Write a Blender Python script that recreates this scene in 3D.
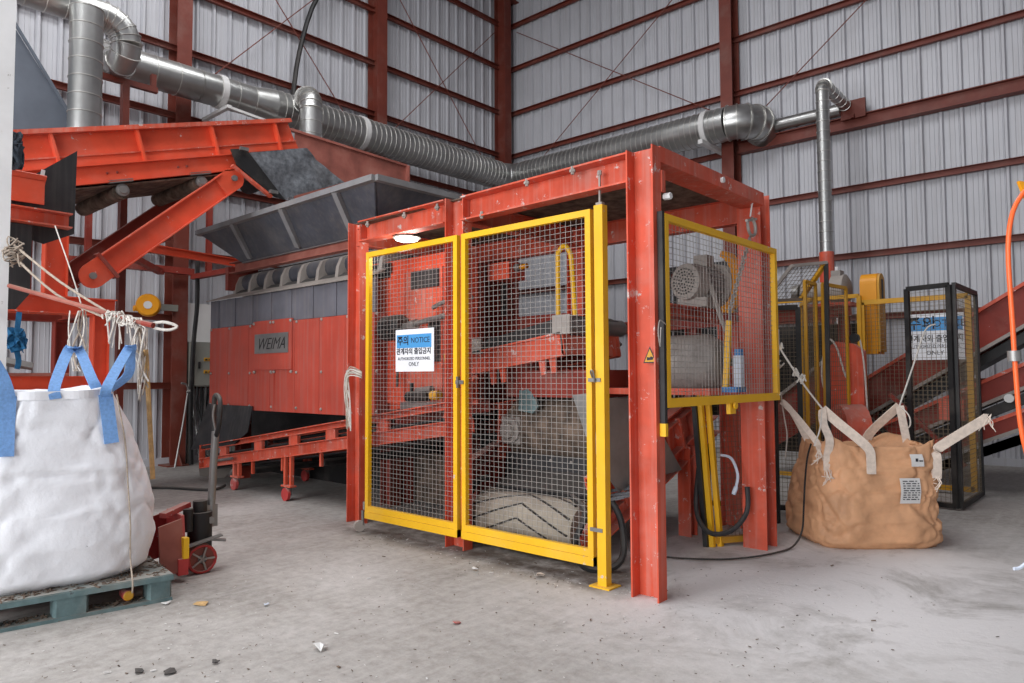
import bpy, math, random
from mathutils import Vector, Matrix, noise
random.seed(7)
for o in list(bpy.data.objects): bpy.data.objects.remove(o)
SC = bpy.context.scene; COL = SC.collection
V = Vector; R = math.radians

# ------------------------------------------------------------------ camera
cam = bpy.data.cameras.new('camera'); co = bpy.data.objects.new('camera', cam); COL.objects.link(co)
yaw, pit, roll = R(42.009), R(2.778), R(-0.2996)
fw = V((-math.sin(yaw)*math.cos(pit), math.cos(yaw)*math.cos(pit), math.sin(pit)))
rt = V((math.cos(yaw), math.sin(yaw), 0)); up = rt.cross(fw)
rt, up = rt*math.cos(roll)+up*math.sin(roll), up*math.cos(roll)-rt*math.sin(roll)
co.matrix_world = Matrix(((rt.x, up.x, -fw.x, 0), (rt.y, up.y, -fw.y, 0), (rt.z, up.z, -fw.z, 1.4), (0, 0, 0, 1)))
cam.sensor_width = 36; cam.lens = 717.47/1024*36; cam.clip_end = 200
SC.camera = co

# ------------------------------------------------------------------ sky, doorway daylight and added overhead fill
w = bpy.data.worlds.new('sky'); SC.world = w; w.use_nodes = True
bg = w.node_tree.nodes['Background']; bg.inputs[0].default_value = (0.86, 0.93, 1.0, 1); bg.inputs[1].default_value = 1.0
def area(name, loc, rot, sx, sy, power, col=(1, 1, 1)):
    l = bpy.data.lights.new(name, 'AREA'); l.shape = 'RECTANGLE'; l.size = sx; l.size_y = sy; l.energy = power; l.color = col
    o = bpy.data.objects.new(name, l); COL.objects.link(o); o.location = loc; o.rotation_euler = rot; return o
area('door_daylight', (-3.2, -6.8, 3.0), (R(90), 0, 0), 9.5, 5.6, 860, (0.97, 0.985, 1.0))          # the big open doorway behind the camera
area('overhead_fill', (-4.4, .5, 10.6), (0, 0, 0), 1.6, 13, 470, (0.97, 0.985, 1.0))         # added overhead fill under the closed roof, no real source
area('overhead_fill_two', (-8.2, 1.0, 10.6), (0, 0, 0), 1.6, 13, 430, (0.97, 0.985, 1.0))  # second added overhead fill, further left
SC.view_settings.view_transform = 'Standard'; SC.view_settings.look = 'None'
SC.view_settings.exposure = 0.27; SC.view_settings.gamma = 1; SC.view_settings.use_curve_mapping = False

# ------------------------------------------------------------------ materials
def lin(c):
    return tuple((x/255/12.92 if x/255 <= .04045 else ((x/255+.055)/1.055)**2.4) for x in c)
MATS = {}
def mat(name, col, rough=.6, metal=0, var=.12, scale=3.0, dust=0, dustcol=(168, 158, 148), bump=.0, bscale=60, streak=0, wear=0, wearcol=(205, 190, 185), spec=.4, emit=None, aniso=None):
    """one surface: base colour with blotchy variation, settled dust on upward faces, vertical streaks, chipped paint"""
    m = bpy.data.materials.new(name); m.use_nodes = True; n = m.node_tree; N = n.nodes; L = n.links
    b = N['Principled BSDF']; b.inputs['Roughness'].default_value = rough; b.inputs['Metallic'].default_value = metal
    b.inputs['Specular IOR Level'].default_value = spec
    c = lin(col)
    tc = N.new('ShaderNodeTexCoord'); geo = N.new('ShaderNodeNewGeometry')
    def tex(scale, detail=4, vec=None, rough_=.6):
        t = N.new('ShaderNodeTexNoise'); t.inputs['Scale'].default_value = scale; t.inputs['Detail'].default_value = detail; t.inputs['Roughness'].default_value = rough_
        L.new(vec if vec else geo.outputs['Position'], t.inputs['Vector']); return t.outputs['Fac']
    def mrange(s, a, b_, lo=0, hi=1):
        r = N.new('ShaderNodeMapRange'); r.inputs[1].default_value = a; r.inputs[2].default_value = b_; r.inputs[3].default_value = lo; r.inputs[4].default_value = hi
        L.new(s, r.inputs[0]); return r.outputs[0]
    def mix(f, a, bcol):
        x = N.new('ShaderNodeMix'); x.data_type = 'RGBA'
        if isinstance(f, float): x.inputs[0].default_value = f
        else: L.new(f, x.inputs[0])
        for sock, v in ((x.inputs[6], a), (x.inputs[7], bcol)):
            if isinstance(v, tuple): sock.default_value = (*v, 1)
            else: L.new(v, sock)
        return x.outputs[2]
    dark = tuple(x*(1-var*1.6) for x in c); light = tuple(min(1, x*(1+var)) for x in c)
    cur = mix(mrange(tex(scale), .3, .7), dark, light)
    if streak:
        mp = N.new('ShaderNodeMapping'); mp.inputs['Scale'].default_value = (22, 22, .7); L.new(geo.outputs['Position'], mp.inputs['Vector'])
        f = mrange(tex(1, 5, mp.outputs[0]), .48, .8, 0, streak)
        cur = mix(f, cur, lin(dustcol))
    if wear:
        f = mrange(tex(9, 8, None, .75), .66-wear*.1, .70-wear*.1); cur = mix(f, cur, lin(wearcol))
    if dust:
        sx = N.new('ShaderNodeSeparateXYZ'); L.new(geo.outputs['Normal'], sx.inputs[0])
        f1 = mrange(sx.outputs['Z'], .3, .95, 0, 1); f2 = mrange(tex(5, 6), .25, .65, .35, 1)
        mm = N.new('ShaderNodeMath'); mm.operation = 'MULTIPLY'; L.new(f1, mm.inputs[0]); L.new(f2, mm.inputs[1])
        mm2 = N.new('ShaderNodeMath'); mm2.operation = 'MULTIPLY'; L.new(mm.outputs[0], mm2.inputs[0]); mm2.inputs[1].default_value = dust
        f3 = mrange(tex(2.2, 7), .5, .78, 0, dust*.55)
        mx = N.new('ShaderNodeMath'); mx.operation = 'MAXIMUM'; L.new(mm2.outputs[0], mx.inputs[0]); L.new(f3, mx.inputs[1])
        cur = mix(mx.outputs[0], cur, lin(dustcol))
        r = N.new('ShaderNodeMapRange'); r.inputs[3].default_value = rough; r.inputs[4].default_value = .95; L.new(mx.outputs[0], r.inputs[0]); L.new(r.outputs[0], b.inputs['Roughness'])
    L.new(cur, b.inputs['Base Color'])
    if bump:
        bp = N.new('ShaderNodeBump'); bp.inputs['Strength'].default_value = bump; bp.inputs['Distance'].default_value = .01
        L.new(tex(bscale, 6), bp.inputs['Height']); L.new(bp.outputs[0], b.inputs['Normal'])
    if emit:
        b.inputs['Emission Color'].default_value = (1, .97, .9, 1); b.inputs['Emission Strength'].default_value = emit
    MATS[name] = m; return m
RED = mat('orange_red_paint', (224, 84, 54), .5, dust=.35, wear=.15, var=.1)
REDW = mat('worn_red_paint', (208, 84, 58), .55, dust=.6, wear=.6, var=.16, streak=.4, dustcol=(190, 165, 155))
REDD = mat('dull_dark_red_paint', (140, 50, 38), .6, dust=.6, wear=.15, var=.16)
MACH = mat('streaked_red_paint', (184, 72, 56), .5, dust=.3, streak=.7, dustcol=(158, 112, 104), var=.08)
STEELR = mat('primer_red_steel', (114, 52, 40), .55, dust=.35, var=.1)
YEL = mat('yellow_paint', (240, 184, 30), .45, dust=.35, wear=.2, var=.06, dustcol=(205, 180, 130))
YELD = mat('dull_yellow_paint', (205, 150, 35), .5, dust=.4, var=.1)
AMB = mat('amber_plastic', (226, 150, 20), .4, var=.06)
WIRE = mat('galvanised_wire', (168, 163, 158), .45, .35, var=.1, scale=12)
WIRED = mat('dark_wire', (120, 108, 92), .5, .3, var=.1, scale=12)
GALV = mat('galvanised_duct', (180, 180, 178), .33, .92, var=.14, scale=1.6, dust=.3, bump=.08, bscale=5)
GALVD = mat('duct_seam_metal', (205, 203, 198), .35, .85, var=.1)
SHEET = mat('pale_cladding', (190, 190, 195), .42, .0, var=.06, scale=.8, streak=.3, dustcol=(140, 132, 128), spec=.5)
STEEL = mat('grey_steel', (140, 138, 136), .4, .6, var=.15, dust=.4)
BLACK = mat('black_paint', (34, 33, 34), .5, dust=.3, var=.2)
RUB = mat('dark_rubber', (46, 45, 47), .6, dust=.4, var=.25, streak=.25, dustcol=(110, 104, 98))
HOP = mat('charcoal_hopper_paint', (74, 76, 84), .5, dust=.65, var=.18, streak=.3, dustcol=(128, 120, 112))
HOPR = mat('grey_hopper_rim', (132, 132, 134), .5, dust=.7, var=.14, dustcol=(140, 130, 118))
CURT = mat('grey_ribbed_rubber', (104, 104, 112), .6, dust=.3, streak=.45, dustcol=(140, 130, 126), var=.12)
DUST = mat('dust_grey_steel', (160, 152, 146), .8, dust=.5, var=.14, bump=.1, bscale=30)
CRUMP = mat('crumpled_grey_sheet', (112, 115, 120), .5, .1, var=.35, scale=16, bump=1.0, bscale=9, dust=.2)
RUSTP = mat('dusty_red_brown_sheet', (158, 92, 80), .75, dust=.6, var=.25, scale=2.2, dustcol=(150, 132, 118))
GREYP = mat('blue_grey_sheet', (96, 102, 112), .6, var=.12, scale=2)
WHITE = mat('white_paint', (226, 226, 226), .5, var=.05, wear=.15, wearcol=(150, 145, 140), dust=.2)
WBOARD = mat('off_white_board', (212, 210, 208), .5, var=.04)
CAB = mat('grey_enamel', (136, 136, 128), .45, var=.06)
ROPE = mat('white_rope', (214, 208, 200), .85, var=.12, scale=40)
ROPEG = mat('dirty_rope', (170, 156, 142), .9, var=.2, scale=40)
BLUE = mat('blue_webbing', (116, 158, 212), .75, var=.12, scale=60, bump=.3, bscale=200)
DROPE = mat('dark_rope', (62, 72, 82), .85, var=.3, scale=30)
RAG = mat('blue_rag', (42, 112, 160), .8, var=.25, scale=20)
PALL = mat('grey_green_plastic', (98, 120, 122), .6, dust=.75, var=.22, scale=9, wear=.3, wearcol=(82, 88, 90))
FIBW = mat('white_woven_sack', (238, 239, 244), .6, var=.05, scale=2.2, bump=.6, bscale=11, wear=-.35, wearcol=(130, 130, 136))
FIBT = mat('tan_woven_sack', (214, 162, 122), .6, var=.18, scale=3.2, bump=.5, bscale=14)
WEB = mat('cream_webbing', (222, 206, 192), .75, var=.1, scale=30, bump=.2, bscale=150)
SIGNW = mat('sign_white', (232, 232, 236), .45, var=.02)
SIGNB = mat('sign_blue', (74, 150, 208), .45, var=.03)
INK = mat('sign_black', (34, 36, 46), .5, var=.02)
HOSE = mat('orange_hose', (240, 100, 46), .35, var=.05)
BRASS = mat('brass', (190, 160, 100), .35, .8)
PLW = mat('blue_white_plastic', (200, 208, 222), .4, var=.05)
BLUEP = mat('blue_plastic', (50, 120, 185), .45, var=.1)
DRUM = mat('dusty_drum', (150, 144, 140), .8, dust=.6, var=.2, scale=8, bump=.3, bscale=25)
LAG = mat('dusty_lagging', (156, 146, 132), .85, var=.16, scale=6, dust=.4, bump=.2, bscale=30)
JUNK = mat('brown_grime', (108, 92, 80), .9, var=.45, scale=9, bump=.6, bscale=30)
WOOD = mat('bamboo_wood', (196, 160, 110), .7, var=.2, scale=20)
LAMP = mat('lamp_glow', (255, 250, 240), .3, emit=5)
PRED = mat('jack_red', (186, 62, 60), .6, dust=.8, wear=.5, var=.2)

def floor_material():
    m = bpy.data.materials.new('dusty_concrete'); m.use_nodes = True; n = m.node_tree; N = n.nodes; L = n.links
    b = N['Principled BSDF']; b.inputs['Roughness'].default_value = .8; b.inputs['Specular IOR Level'].default_value = .3
    geo = N.new('ShaderNodeNewGeometry')
    def tex(scale, detail, rough, dist=0, stretch=None):
        t = N.new('ShaderNodeTexNoise'); t.inputs['Scale'].default_value = scale; t.inputs['Detail'].default_value = detail; t.inputs['Roughness'].default_value = rough; t.inputs['Distortion'].default_value = dist
        src = geo.outputs['Position']
        if stretch:
            mp = N.new('ShaderNodeMapping'); mp.inputs['Scale'].default_value = stretch[:3]; mp.inputs['Rotation'].default_value = (0, 0, stretch[3]); L.new(src, mp.inputs['Vector']); src = mp.outputs[0]
        L.new(src, t.inputs['Vector']); return t.outputs['Fac']
    def ramp(s, stops):
        r = N.new('ShaderNodeValToRGB'); L.new(s, r.inputs[0])
        while len(r.color_ramp.elements) < len(stops): r.color_ramp.elements.new(.5)
        for e, (p, c) in zip(r.color_ramp.elements, stops): e.position = p; e.color = (*lin(c), 1) if not isinstance(c, float) else (c, c, c, 1)
        return r.outputs[0]
    def mix(f, a, c, mode='MIX'):
        x = N.new('ShaderNodeMix'); x.data_type = 'RGBA'; x.blend_type = mode
        if isinstance(f, float): x.inputs[0].default_value = f
        else: L.new(f, x.inputs[0])
        for s, v in ((x.inputs[6], a), (x.inputs[7], c)):
            if isinstance(v, tuple): s.default_value = (*lin(v), 1)
            else: L.new(v, s)
        return x.outputs[2]
    base = ramp(tex(.55, 6, .6, .5), [(.3, (138, 133, 128)), (.5, (160, 155, 150)), (.66, (188, 184, 181))])
    fine = ramp(tex(13, 8, .75), [(.32, (112, 107, 102)), (.62, (186, 182, 178))])
    c = mix(.42, base, fine)
    drag = ramp(tex(2.2, 7, .7, 0, (5, .7, 1, .7)), [(.5, 0.), (.72, 1.)])                 # drag marks of pallets and brooms
    c = mix(mix(.5, (0, 0, 0), drag), c, (192, 188, 185))
    # pale swept dust around the right front post
    d = N.new('ShaderNodeVectorMath'); d.operation = 'DISTANCE'; L.new(geo.outputs['Position'], d.inputs[0]); d.inputs[1].default_value = (-1.5, 5.0, 0)
    mr = N.new('ShaderNodeMapRange'); mr.interpolation_type = 'SMOOTHSTEP'; mr.inputs[1].default_value = 2.9; mr.inputs[2].default_value = .3; L.new(d.outputs['Value'], mr.inputs[0])
    patch = ramp(tex(1.3, 7, .7, .6), [(.3, 0.), (.52, 1.)])
    mm = N.new('ShaderNodeMath'); mm.operation = 'MULTIPLY'; L.new(mr.outputs[0], mm.inputs[0]); L.new(patch, mm.inputs[1])
    c = mix(mm.outputs[0], c, (232, 229, 229))
    # grime that has gathered under the gates
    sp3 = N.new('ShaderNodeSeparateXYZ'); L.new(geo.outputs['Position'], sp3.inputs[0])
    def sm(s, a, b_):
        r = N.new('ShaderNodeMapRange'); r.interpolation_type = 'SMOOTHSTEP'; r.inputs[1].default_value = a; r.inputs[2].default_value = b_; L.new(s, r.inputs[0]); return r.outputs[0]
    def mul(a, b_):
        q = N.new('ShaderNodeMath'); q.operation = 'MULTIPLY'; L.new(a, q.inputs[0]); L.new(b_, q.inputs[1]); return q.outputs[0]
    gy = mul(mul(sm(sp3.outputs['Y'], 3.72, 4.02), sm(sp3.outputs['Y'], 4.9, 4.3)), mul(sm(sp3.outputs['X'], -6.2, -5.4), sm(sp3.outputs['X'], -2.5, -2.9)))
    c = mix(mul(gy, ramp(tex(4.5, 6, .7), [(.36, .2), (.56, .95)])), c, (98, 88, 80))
    sp = ramp(tex(34, 3, .6), [(.66, 0.), (.72, 1.)]); spm = ramp(tex(1.1, 4, .6), [(.5, 0.), (.66, 1.)])
    m2 = N.new('ShaderNodeMath'); m2.operation = 'MULTIPLY'; L.new(sp, m2.inputs[0]); L.new(spm, m2.inputs[1])
    c = mix(m2.outputs[0], c, (88, 82, 78))
    L.new(c, b.inputs['Base Color'])
    bp = N.new('ShaderNodeBump'); bp.inputs['Strength'].default_value = .35; bp.inputs['Distance'].default_value = .012; L.new(tex(20, 8, .7), bp.inputs['Height']); L.new(bp.outputs[0], b.inputs['Normal'])
    return m
FLOOR = floor_material()

# ------------------------------------------------------------------ builders
class MB:
    def __init__(s): s.v = []; s.f = []
    def add(s, vs, fs):
        k = len(s.v); s.v += [V(p) for p in vs]; s.f += [tuple(i+k for i in f) for f in fs]; return s
    def box(s, a, b):
        x0, y0, z0 = (min(a[i], b[i]) for i in range(3)); x1, y1, z1 = (max(a[i], b[i]) for i in range(3))
        return s.add([(x0, y0, z0), (x1, y0, z0), (x1, y1, z0), (x0, y1, z0), (x0, y0, z1), (x1, y0, z1), (x1, y1, z1), (x0, y1, z1)],
                     [(0, 3, 2, 1), (4, 5, 6, 7), (0, 1, 5, 4), (1, 2, 6, 5), (2, 3, 7, 6), (3, 0, 4, 7)])
    def ext(s, prof, p0, d, u, v):
        """2-D outline (counter-clockwise in u, v) swept from p0 along d"""
        p0, d, u, v = V(p0), V(d), V(u), V(v); n = len(prof)
        a = [p0+u*x+v*y for x, y in prof]; fs = [tuple(range(n-1, -1, -1)), tuple(range(n, 2*n))]
        fs += [(i, (i+1) % n, n+(i+1) % n, n+i) for i in range(n)]
        if u.cross(v).dot(d) < 0: fs = [f[::-1] for f in fs]
        return s.add(a+[q+d for q in a], fs)
    def bar(s, p0, p1, w=.05, h=None, side=None):
        """rectangular bar between two points; w across `side`, h across the other way"""
        p0, p1 = V(p0), V(p1); d = p1-p0; h = h or w
        side = V(side) if side else (V((0, 0, 1)).cross(d) if abs(d.normalized().z) < .97 else V((1, 0, 0)))
        side = (side-d*(side.dot(d)/d.dot(d))).normalized(); v = d.cross(side).normalized()
        return s.ext([(-w/2, -h/2), (w/2, -h/2), (w/2, h/2), (-w/2, h/2)], p0, d, side, v)
    def ibeam(s, p0, p1, h, wd, hv, t=.012, ch=False):
        """I (or channel) section, depth h along hv, flange width wd across"""
        p0, p1, hv = V(p0), V(p1), V(hv); d = p1-p0; hv = (hv-d*(hv.dot(d)/d.dot(d))).normalized(); wv = d.cross(hv).normalized()
        a, b = h/2, wd/2; k = t*.7/2
        if ch: pr = [(-b, -a), (b, -a), (b, -a+t), (-b+t, -a+t), (-b+t, a-t), (b, a-t), (b, a), (-b, a)]
        else: pr = [(-b, -a), (b, -a), (b, -a+t), (k, -a+t), (k, a-t), (b, a-t), (b, a), (-b, a), (-b, a-t), (-k, a-t), (-k, -a+t), (-b, -a+t)]
        return s.ext(pr, p0, d, wv, hv)
    def rev(s, prof, p0, ax, n=16):
        """outline of (distance along axis, radius) spun round the axis"""
        p0, ax = V(p0), V(ax).normalized(); u = ax.orthogonal().normalized(); v = ax.cross(u)
        vs = []; fs = []; m = len(prof)
        for a, r in prof:
            vs += [p0+ax*a+(u*math.cos(2*math.pi*i/n)+v*math.sin(2*math.pi*i/n))*max(r, 1e-4) for i in range(n)]
        for j in range(m-1):
            fs += [(j*n+i, j*n+(i+1) % n, (j+1)*n+(i+1) % n, (j+1)*n+i) for i in range(n)]
        fs += [tuple(range(n-1, -1, -1)), tuple(range((m-1)*n, m*n))]
        return s.add(vs, fs)
    def cyl(s, p0, p1, r, r2=None, n=14):
        d = V(p1)-V(p0); return s.rev([(0, r), (d.length, r if r2 is None else r2)], p0, d, n)
    def ball(s, c, r, n=8, sq=1):
        return s.rev([(-r*sq*math.cos(math.pi*k/(n//2+1)), r*math.sin(math.pi*k/(n//2+1))) for k in range(0, n//2+2)], c, (0, 0, 1), n)
    def tube(s, pts, r, n=6, smooth=4, closed=False):
        P = [V(p) for p in pts]
        if smooth > 1 and len(P) > 2:
            Q = []; m = len(P)
            for i in range(m if closed else m-1):
                p0 = P[i-1] if (i or closed) else P[0]; p1 = P[i]; p2 = P[(i+1) % m]; p3 = P[(i+2) % m] if (i+2 < m or closed) else p2
                for k in range(smooth):
                    t = k/smooth
                    Q.append(.5*((2*p1)+(p2-p0)*t+(2*p0-5*p1+4*p2-p3)*t*t+(3*p1-3*p2+p3-p0)*t**3))
            if not closed: Q.append(P[-1])
            P = Q
        vs = []; fs = []; m = len(P); u = None
        for i in range(m):
            d = (P[(i+1) % m]-P[i-1]) if closed else (P[min(i+1, m-1)]-P[max(i-1, 0)])
            d = d.normalized() if d.length > 1e-9 else V((0, 0, 1))
            u = d.orthogonal() if u is None else u-d*u.dot(d)
            u = u.normalized() if u.length > 1e-6 else d.orthogonal().normalized()
            v = d.cross(u); rr = r(i/(m-1)) if callable(r) else r
            vs += [P[i]+(u*math.cos(2*math.pi*k/n)+v*math.sin(2*math.pi*k/n))*rr for k in range(n)]
        for i in range(m if closed else m-1):
            j = (i+1) % m
            fs += [(i*n+k, i*n+(k+1) % n, j*n+(k+1) % n, j*n+k) for k in range(n)]
        if not closed: fs += [tuple(range(n-1, -1, -1)), tuple(range((m-1)*n, m*n))]
        return s.add(vs, fs)
    def plate(s, pts, th):
        """flat polygon given a thickness along its own normal (th may be a vector)"""
        P = [V(p) for p in pts]; nrm = V((0, 0, 0))
        for i in range(len(P)): nrm += (P[i]-P[0]).cross(P[(i+1) % len(P)]-P[0])
        t = V(th) if not isinstance(th, (int, float)) else nrm.normalized()*th
        if t.dot(nrm) < 0: P = P[::-1]
        n = len(P); return s.add(P+[p+t for p in P], [tuple(range(n-1, -1, -1)), tuple(range(n, 2*n))]+[(i, (i+1) % n, n+(i+1) % n, n+i) for i in range(n)])
    def strap(s, pts, w, th, side, smooth=6):
        """flat webbing following points; side = width direction (one vector, or one for each point)"""
        P = [V(p) for p in pts]; S = [V(q).normalized() for q in side] if isinstance(side, list) else [V(side).normalized()]*len(P)
        Q = []; T = []; m = len(P)
        for i in range(m-1):
            p0, p1, p2, p3 = P[max(i-1, 0)], P[i], P[i+1], P[min(i+2, m-1)]
            for k in range(smooth):
                t = k/smooth; Q.append(.5*((2*p1)+(p2-p0)*t+(2*p0-5*p1+4*p2-p3)*t*t+(3*p1-3*p2+p3-p0)*t**3)); T.append(S[i].lerp(S[i+1], t))
        Q.append(P[-1]); T.append(S[-1]); vs = []; fs = []; m = len(Q)
        for i in range(m):
            d = (Q[min(i+1, m-1)]-Q[max(i-1, 0)]).normalized(); a = (T[i]-d*T[i].dot(d)).normalized()*w/2; b = d.cross(a).normalized()*th/2
            vs += [Q[i]-a-b, Q[i]+a-b, Q[i]+a+b, Q[i]-a+b]
        for i in range(m-1): fs += [(i*4+k, i*4+(k+1) % 4, i*4+4+(k+1) % 4, i*4+4+k) for k in range(4)]
        fs += [(3, 2, 1, 0), (m*4-4, m*4-3, m*4-2, m*4-1)]
        return s.add(vs, fs)
    def build(s, name, m, parent=None, smooth=False, loc=None):
        off = V(loc) if loc is not None else (V(parent['base']) if parent else V((0, 0, 0)))
        me = bpy.data.meshes.new(name); me.from_pydata([tuple(p-off) for p in s.v], [], s.f); me.validate(); me.update()
        me.materials.append(m)
        if smooth:
            for p in me.polygons: p.use_smooth = True
            if hasattr(me, 'set_sharp_from_angle'): me.set_sharp_from_angle(angle=R(smooth if smooth is not True else 40))
        o = bpy.data.objects.new(name, me); COL.objects.link(o)
        if parent:
            o.parent = parent; o['base'] = tuple(off)
        else: o.location = off; o['base'] = tuple(off)
        return o
def root(name, base, label, cat, group=None):
    o = bpy.data.objects.new(name, None); COL.objects.link(o); o.location = base; o['base'] = tuple(base); o.empty_display_size = .1
    o['label'] = label; o['category'] = cat
    if group: o['group'] = group
    return o
def part(name, mb, m, parent, smooth=False, label=None, stuff=False):
    o = mb.build(name, m, parent, smooth)
    if label: o['label'] = label
    if stuff: o['kind'] = 'stuff'
    return o
def single(name, mb, m, label, cat, base=None, smooth=False, group=None, stuff=False):
    if base is None:
        lo = [min(p[i] for p in mb.v) for i in range(3)]; hi = [max(p[i] for p in mb.v) for i in range(3)]
        base = ((lo[0]+hi[0])/2, (lo[1]+hi[1])/2, lo[2])
    o = mb.build(name, m, None, smooth, loc=base); o['label'] = label; o['category'] = cat
    if group: o['group'] = group
    if stuff: o['kind'] = 'stuff'
    return o
def structure(name, mb, m):
    o = mb.build(name, m); o['kind'] = 'structure'; return o
def copypart(src, parent, delta, name=None):
    """another copy of a part that shares its mesh, shifted by delta"""
    o = src.copy(); COL.objects.link(o); o.parent = parent; o.location = V(src.location)+V(delta); return o
def text(body, size, p, ux, uy, m, name, parent, align='CENTER', shear=0, depth=.0008, bold=0, sx=1):
    """flat lettering laid on a surface: p = centre of the baseline, ux = reading direction, uy = up"""
    cu = bpy.data.curves.new('lettering', 'FONT'); cu.body = body; cu.size = size; cu.align_x = align; cu.extrude = depth; cu.shear = shear; cu.offset = bold; cu.resolution_u = 2
    t = bpy.data.objects.new('lettering', cu); COL.objects.link(t)
    dg = bpy.context.evaluated_depsgraph_get(); me = bpy.data.meshes.new_from_object(t.evaluated_get(dg)); bpy.data.objects.remove(t)
    ux, uy = V(ux).normalized(), V(uy).normalized(); uz = ux.cross(uy); off = V(parent['base']); p = V(p)
    for v in me.vertices: v.co = p+ux*(v.co.x*sx)+uy*v.co.y+uz*v.co.z-off
    me.materials.clear(); me.materials.append(m); me.name = name
    o = bpy.data.objects.new(name, me); COL.objects.link(o); o.parent = parent; o['base'] = tuple(off); return o
def wiremesh(mb, o, u, v, nu, nv, lu, lv, r=.0013):
    """woven wire: nu wires along v spread over lu, nv wires along u spread over lv"""
    o, u, v = V(o), V(u).normalized(), V(v).normalized(); n = u.cross(v)
    for i in range(1, nu): q = o+u*(lu*i/nu)+n*r; mb.ext([(-r, -r), (r, -r), (r, r), (-r, r)], q, v*lv, u, n)
    for i in range(1, nv): q = o+v*(lv*i/nv)-n*r; mb.ext([(-r, -r), (r, -r), (r, r), (-r, r)], q, u*lu, n, v)
    return mb
# ================================================================== the shed
XL, YB, XR, YF, ZR = -12.0, 13.2, 7.0, -9.0, 10.9
structure('floor', MB().box((XL-.3, YF-.3, -.2), (XR+.3, YB+.3, 0)), FLOOR)
wl = structure('wall_left', MB().box((XL-.12, YF, 0), (XL-.06, YB+.12, ZR+.6)).box((XL-.12, YF, 0), (XL+.05, YB, .12)), SHEET)
wb = structure('wall_back', MB().box((XL-.06, YB+.06, 0), (XR, YB+.12, ZR+.6)).box((XL, YB-.05, 0), (XR, YB+.12, .12)), SHEET)
structure('wall_right', MB().box((XR, YF, 0), (XR+.08, YB, ZR+.6)), SHEET)
structure('wall_front', MB().box((XL, YF-.08, 0), (-8, YF, ZR+.6)).box((5.5, YF-.08, 0), (XR, YF, ZR+.6)).box((-8, YF-.08, 6.2), (5.5, YF, ZR+.6)), SHEET)
ce = structure('ceiling', MB().box((XL-.1, YF, ZR+.45), (XR+.1, YB+.1, ZR+.5)), SHEET)
# profiled cladding: pans .29 m wide with a raised rib, in sheets of four ribs
PW = 1.16
def sheet_profile():
    pr = []
    for k in range(4):
        x = k*.29
        pr += [(x, 0), (x+.06, 0), (x+.066, .006), (x+.072, 0), (x+.13, 0), (x+.136, .006), (x+.142, 0), (x+.19, 0), (x+.193, -.012), (x+.203, -.012), (x+.206, 0), (x+.222, .042), (x+.256, .042), (x+.272, 0), (x+.275, -.012), (x+.285, -.012), (x+.288, 0)]
    return pr+[(PW-.004, 0)]
pr = sheet_profile(); prof = pr+[(x, y-.006) for x, y in reversed(pr)]
p0 = MB().ext(prof, (0, 0, .1), (0, 0, ZR+.4), (1, 0, 0), (0, -1, 0)).build('cladding_sheet', SHEET)
me = p0.data; bpy.data.objects.remove(p0)
def sheets(parent, o, dx, rz, n):
    for k in range(n):
        s = bpy.data.objects.new('cladding_sheet', me); COL.objects.link(s); s.parent = parent; s.location = V(o)+V(dx)*(PW*k); s.rotation_euler = (0, 0, rz)
sheets(wb, (XL, YB, 0), (1, 0, 0), 0, 16)
sheets(wl, (XL, YB-14*PW, 0), (0, 1, 0), R(90), 14)
# frame of the building: wall columns, girts, bracing rods
def column(parent, x, y, ax):   # ax: direction of the web, pointing into the room
    a = V(ax); c = V((x, y, 0))
    part('column', MB().ibeam(c, c+V((0, 0, ZR+.4)), .34, .24, a, .016), STEELR, parent)
    f = V((-a.y, a.x, 0))
    part('base_plate', MB().ext([(-.22, -.18), (.22, -.18), (.22, .18), (-.22, .18)], c, (0, 0, .025), a, f), STEELR, parent)
    for s in (-1, 1):
        part('gusset', MB().plate([c+f*s*.0+a*.17+V((0, 0, .02)), c+f*s*.0+a*.32+V((0, 0, .02)), c+a*.17+V((0, 0, .22))], f*s*.012), STEELR, parent)
for y in (.95, 4.97, 8.99): column(wl, XL+.19, y, (1, 0, 0))
column(wl, XL+.23, YB-.42, (1, 0, 0))
for x in (-5.97, .05): column(wb, x, YB-.23, (0, -1, 0))
for z in (1.28, 2.38, 3.45, 4.62, 5.72, 6.85, 7.92, 9.05, 10.15):
    part('girt', MB().ibeam((XL+.1, YF, z), (XL+.1, YB-.1, z), .105, .07, (0, 0, 1), .008, True), STEELR, wl)
    if z == 5.72:
        part('girt', MB().ibeam((XL+.1, YB-.1, z), (-6, YB-.1, z), .105, .07, (0, 0, 1), .008, True), STEELR, wb)
        part('crane_girt', MB().ibeam((-5.85, YB-.15, 5.75), (XR, YB-.15, 5.75), .22, .18, (0, 0, 1), .014), STEELR, wb)
    else: part('girt', MB().ibeam((XL+.1, YB-.1, z), (XR, YB-.1, z), .105, .07, (0, 0, 1), .008, True), STEELR, wb)
def rod(parent, a, b, r=.01): part('brace_rod', MB().cyl(a, b, r, n=6), STEELR, parent)
rod(wl, (XL+.2, 9.2, 9.9), (XL+.2, 12.6, 6.0)); rod(wl, (XL+.2, 9.2, 6.4), (XL+.2, 12.6, 9.9))
rod(wl, (XL+.2, 5.2, 10.0), (XL+.2, 8.8, 5.9)); rod(wl, (XL+.2, 5.2, 6.2), (XL+.2, 8.8, 10.1))
rod(wb, (-11.5, YB-.2, 9.9), (-6.2, YB-.2, 6.5)); rod(wb, (-11.5, YB-.2, 6.0), (-6.2, YB-.2, 9.9))
rod(wb, (-5.7, YB-.2, 6.1), (-.3, YB-.2, 10.3)); rod(wb, (-5.7, YB-.2, 10.6), (-.3, YB-.2, 6.7))
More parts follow.
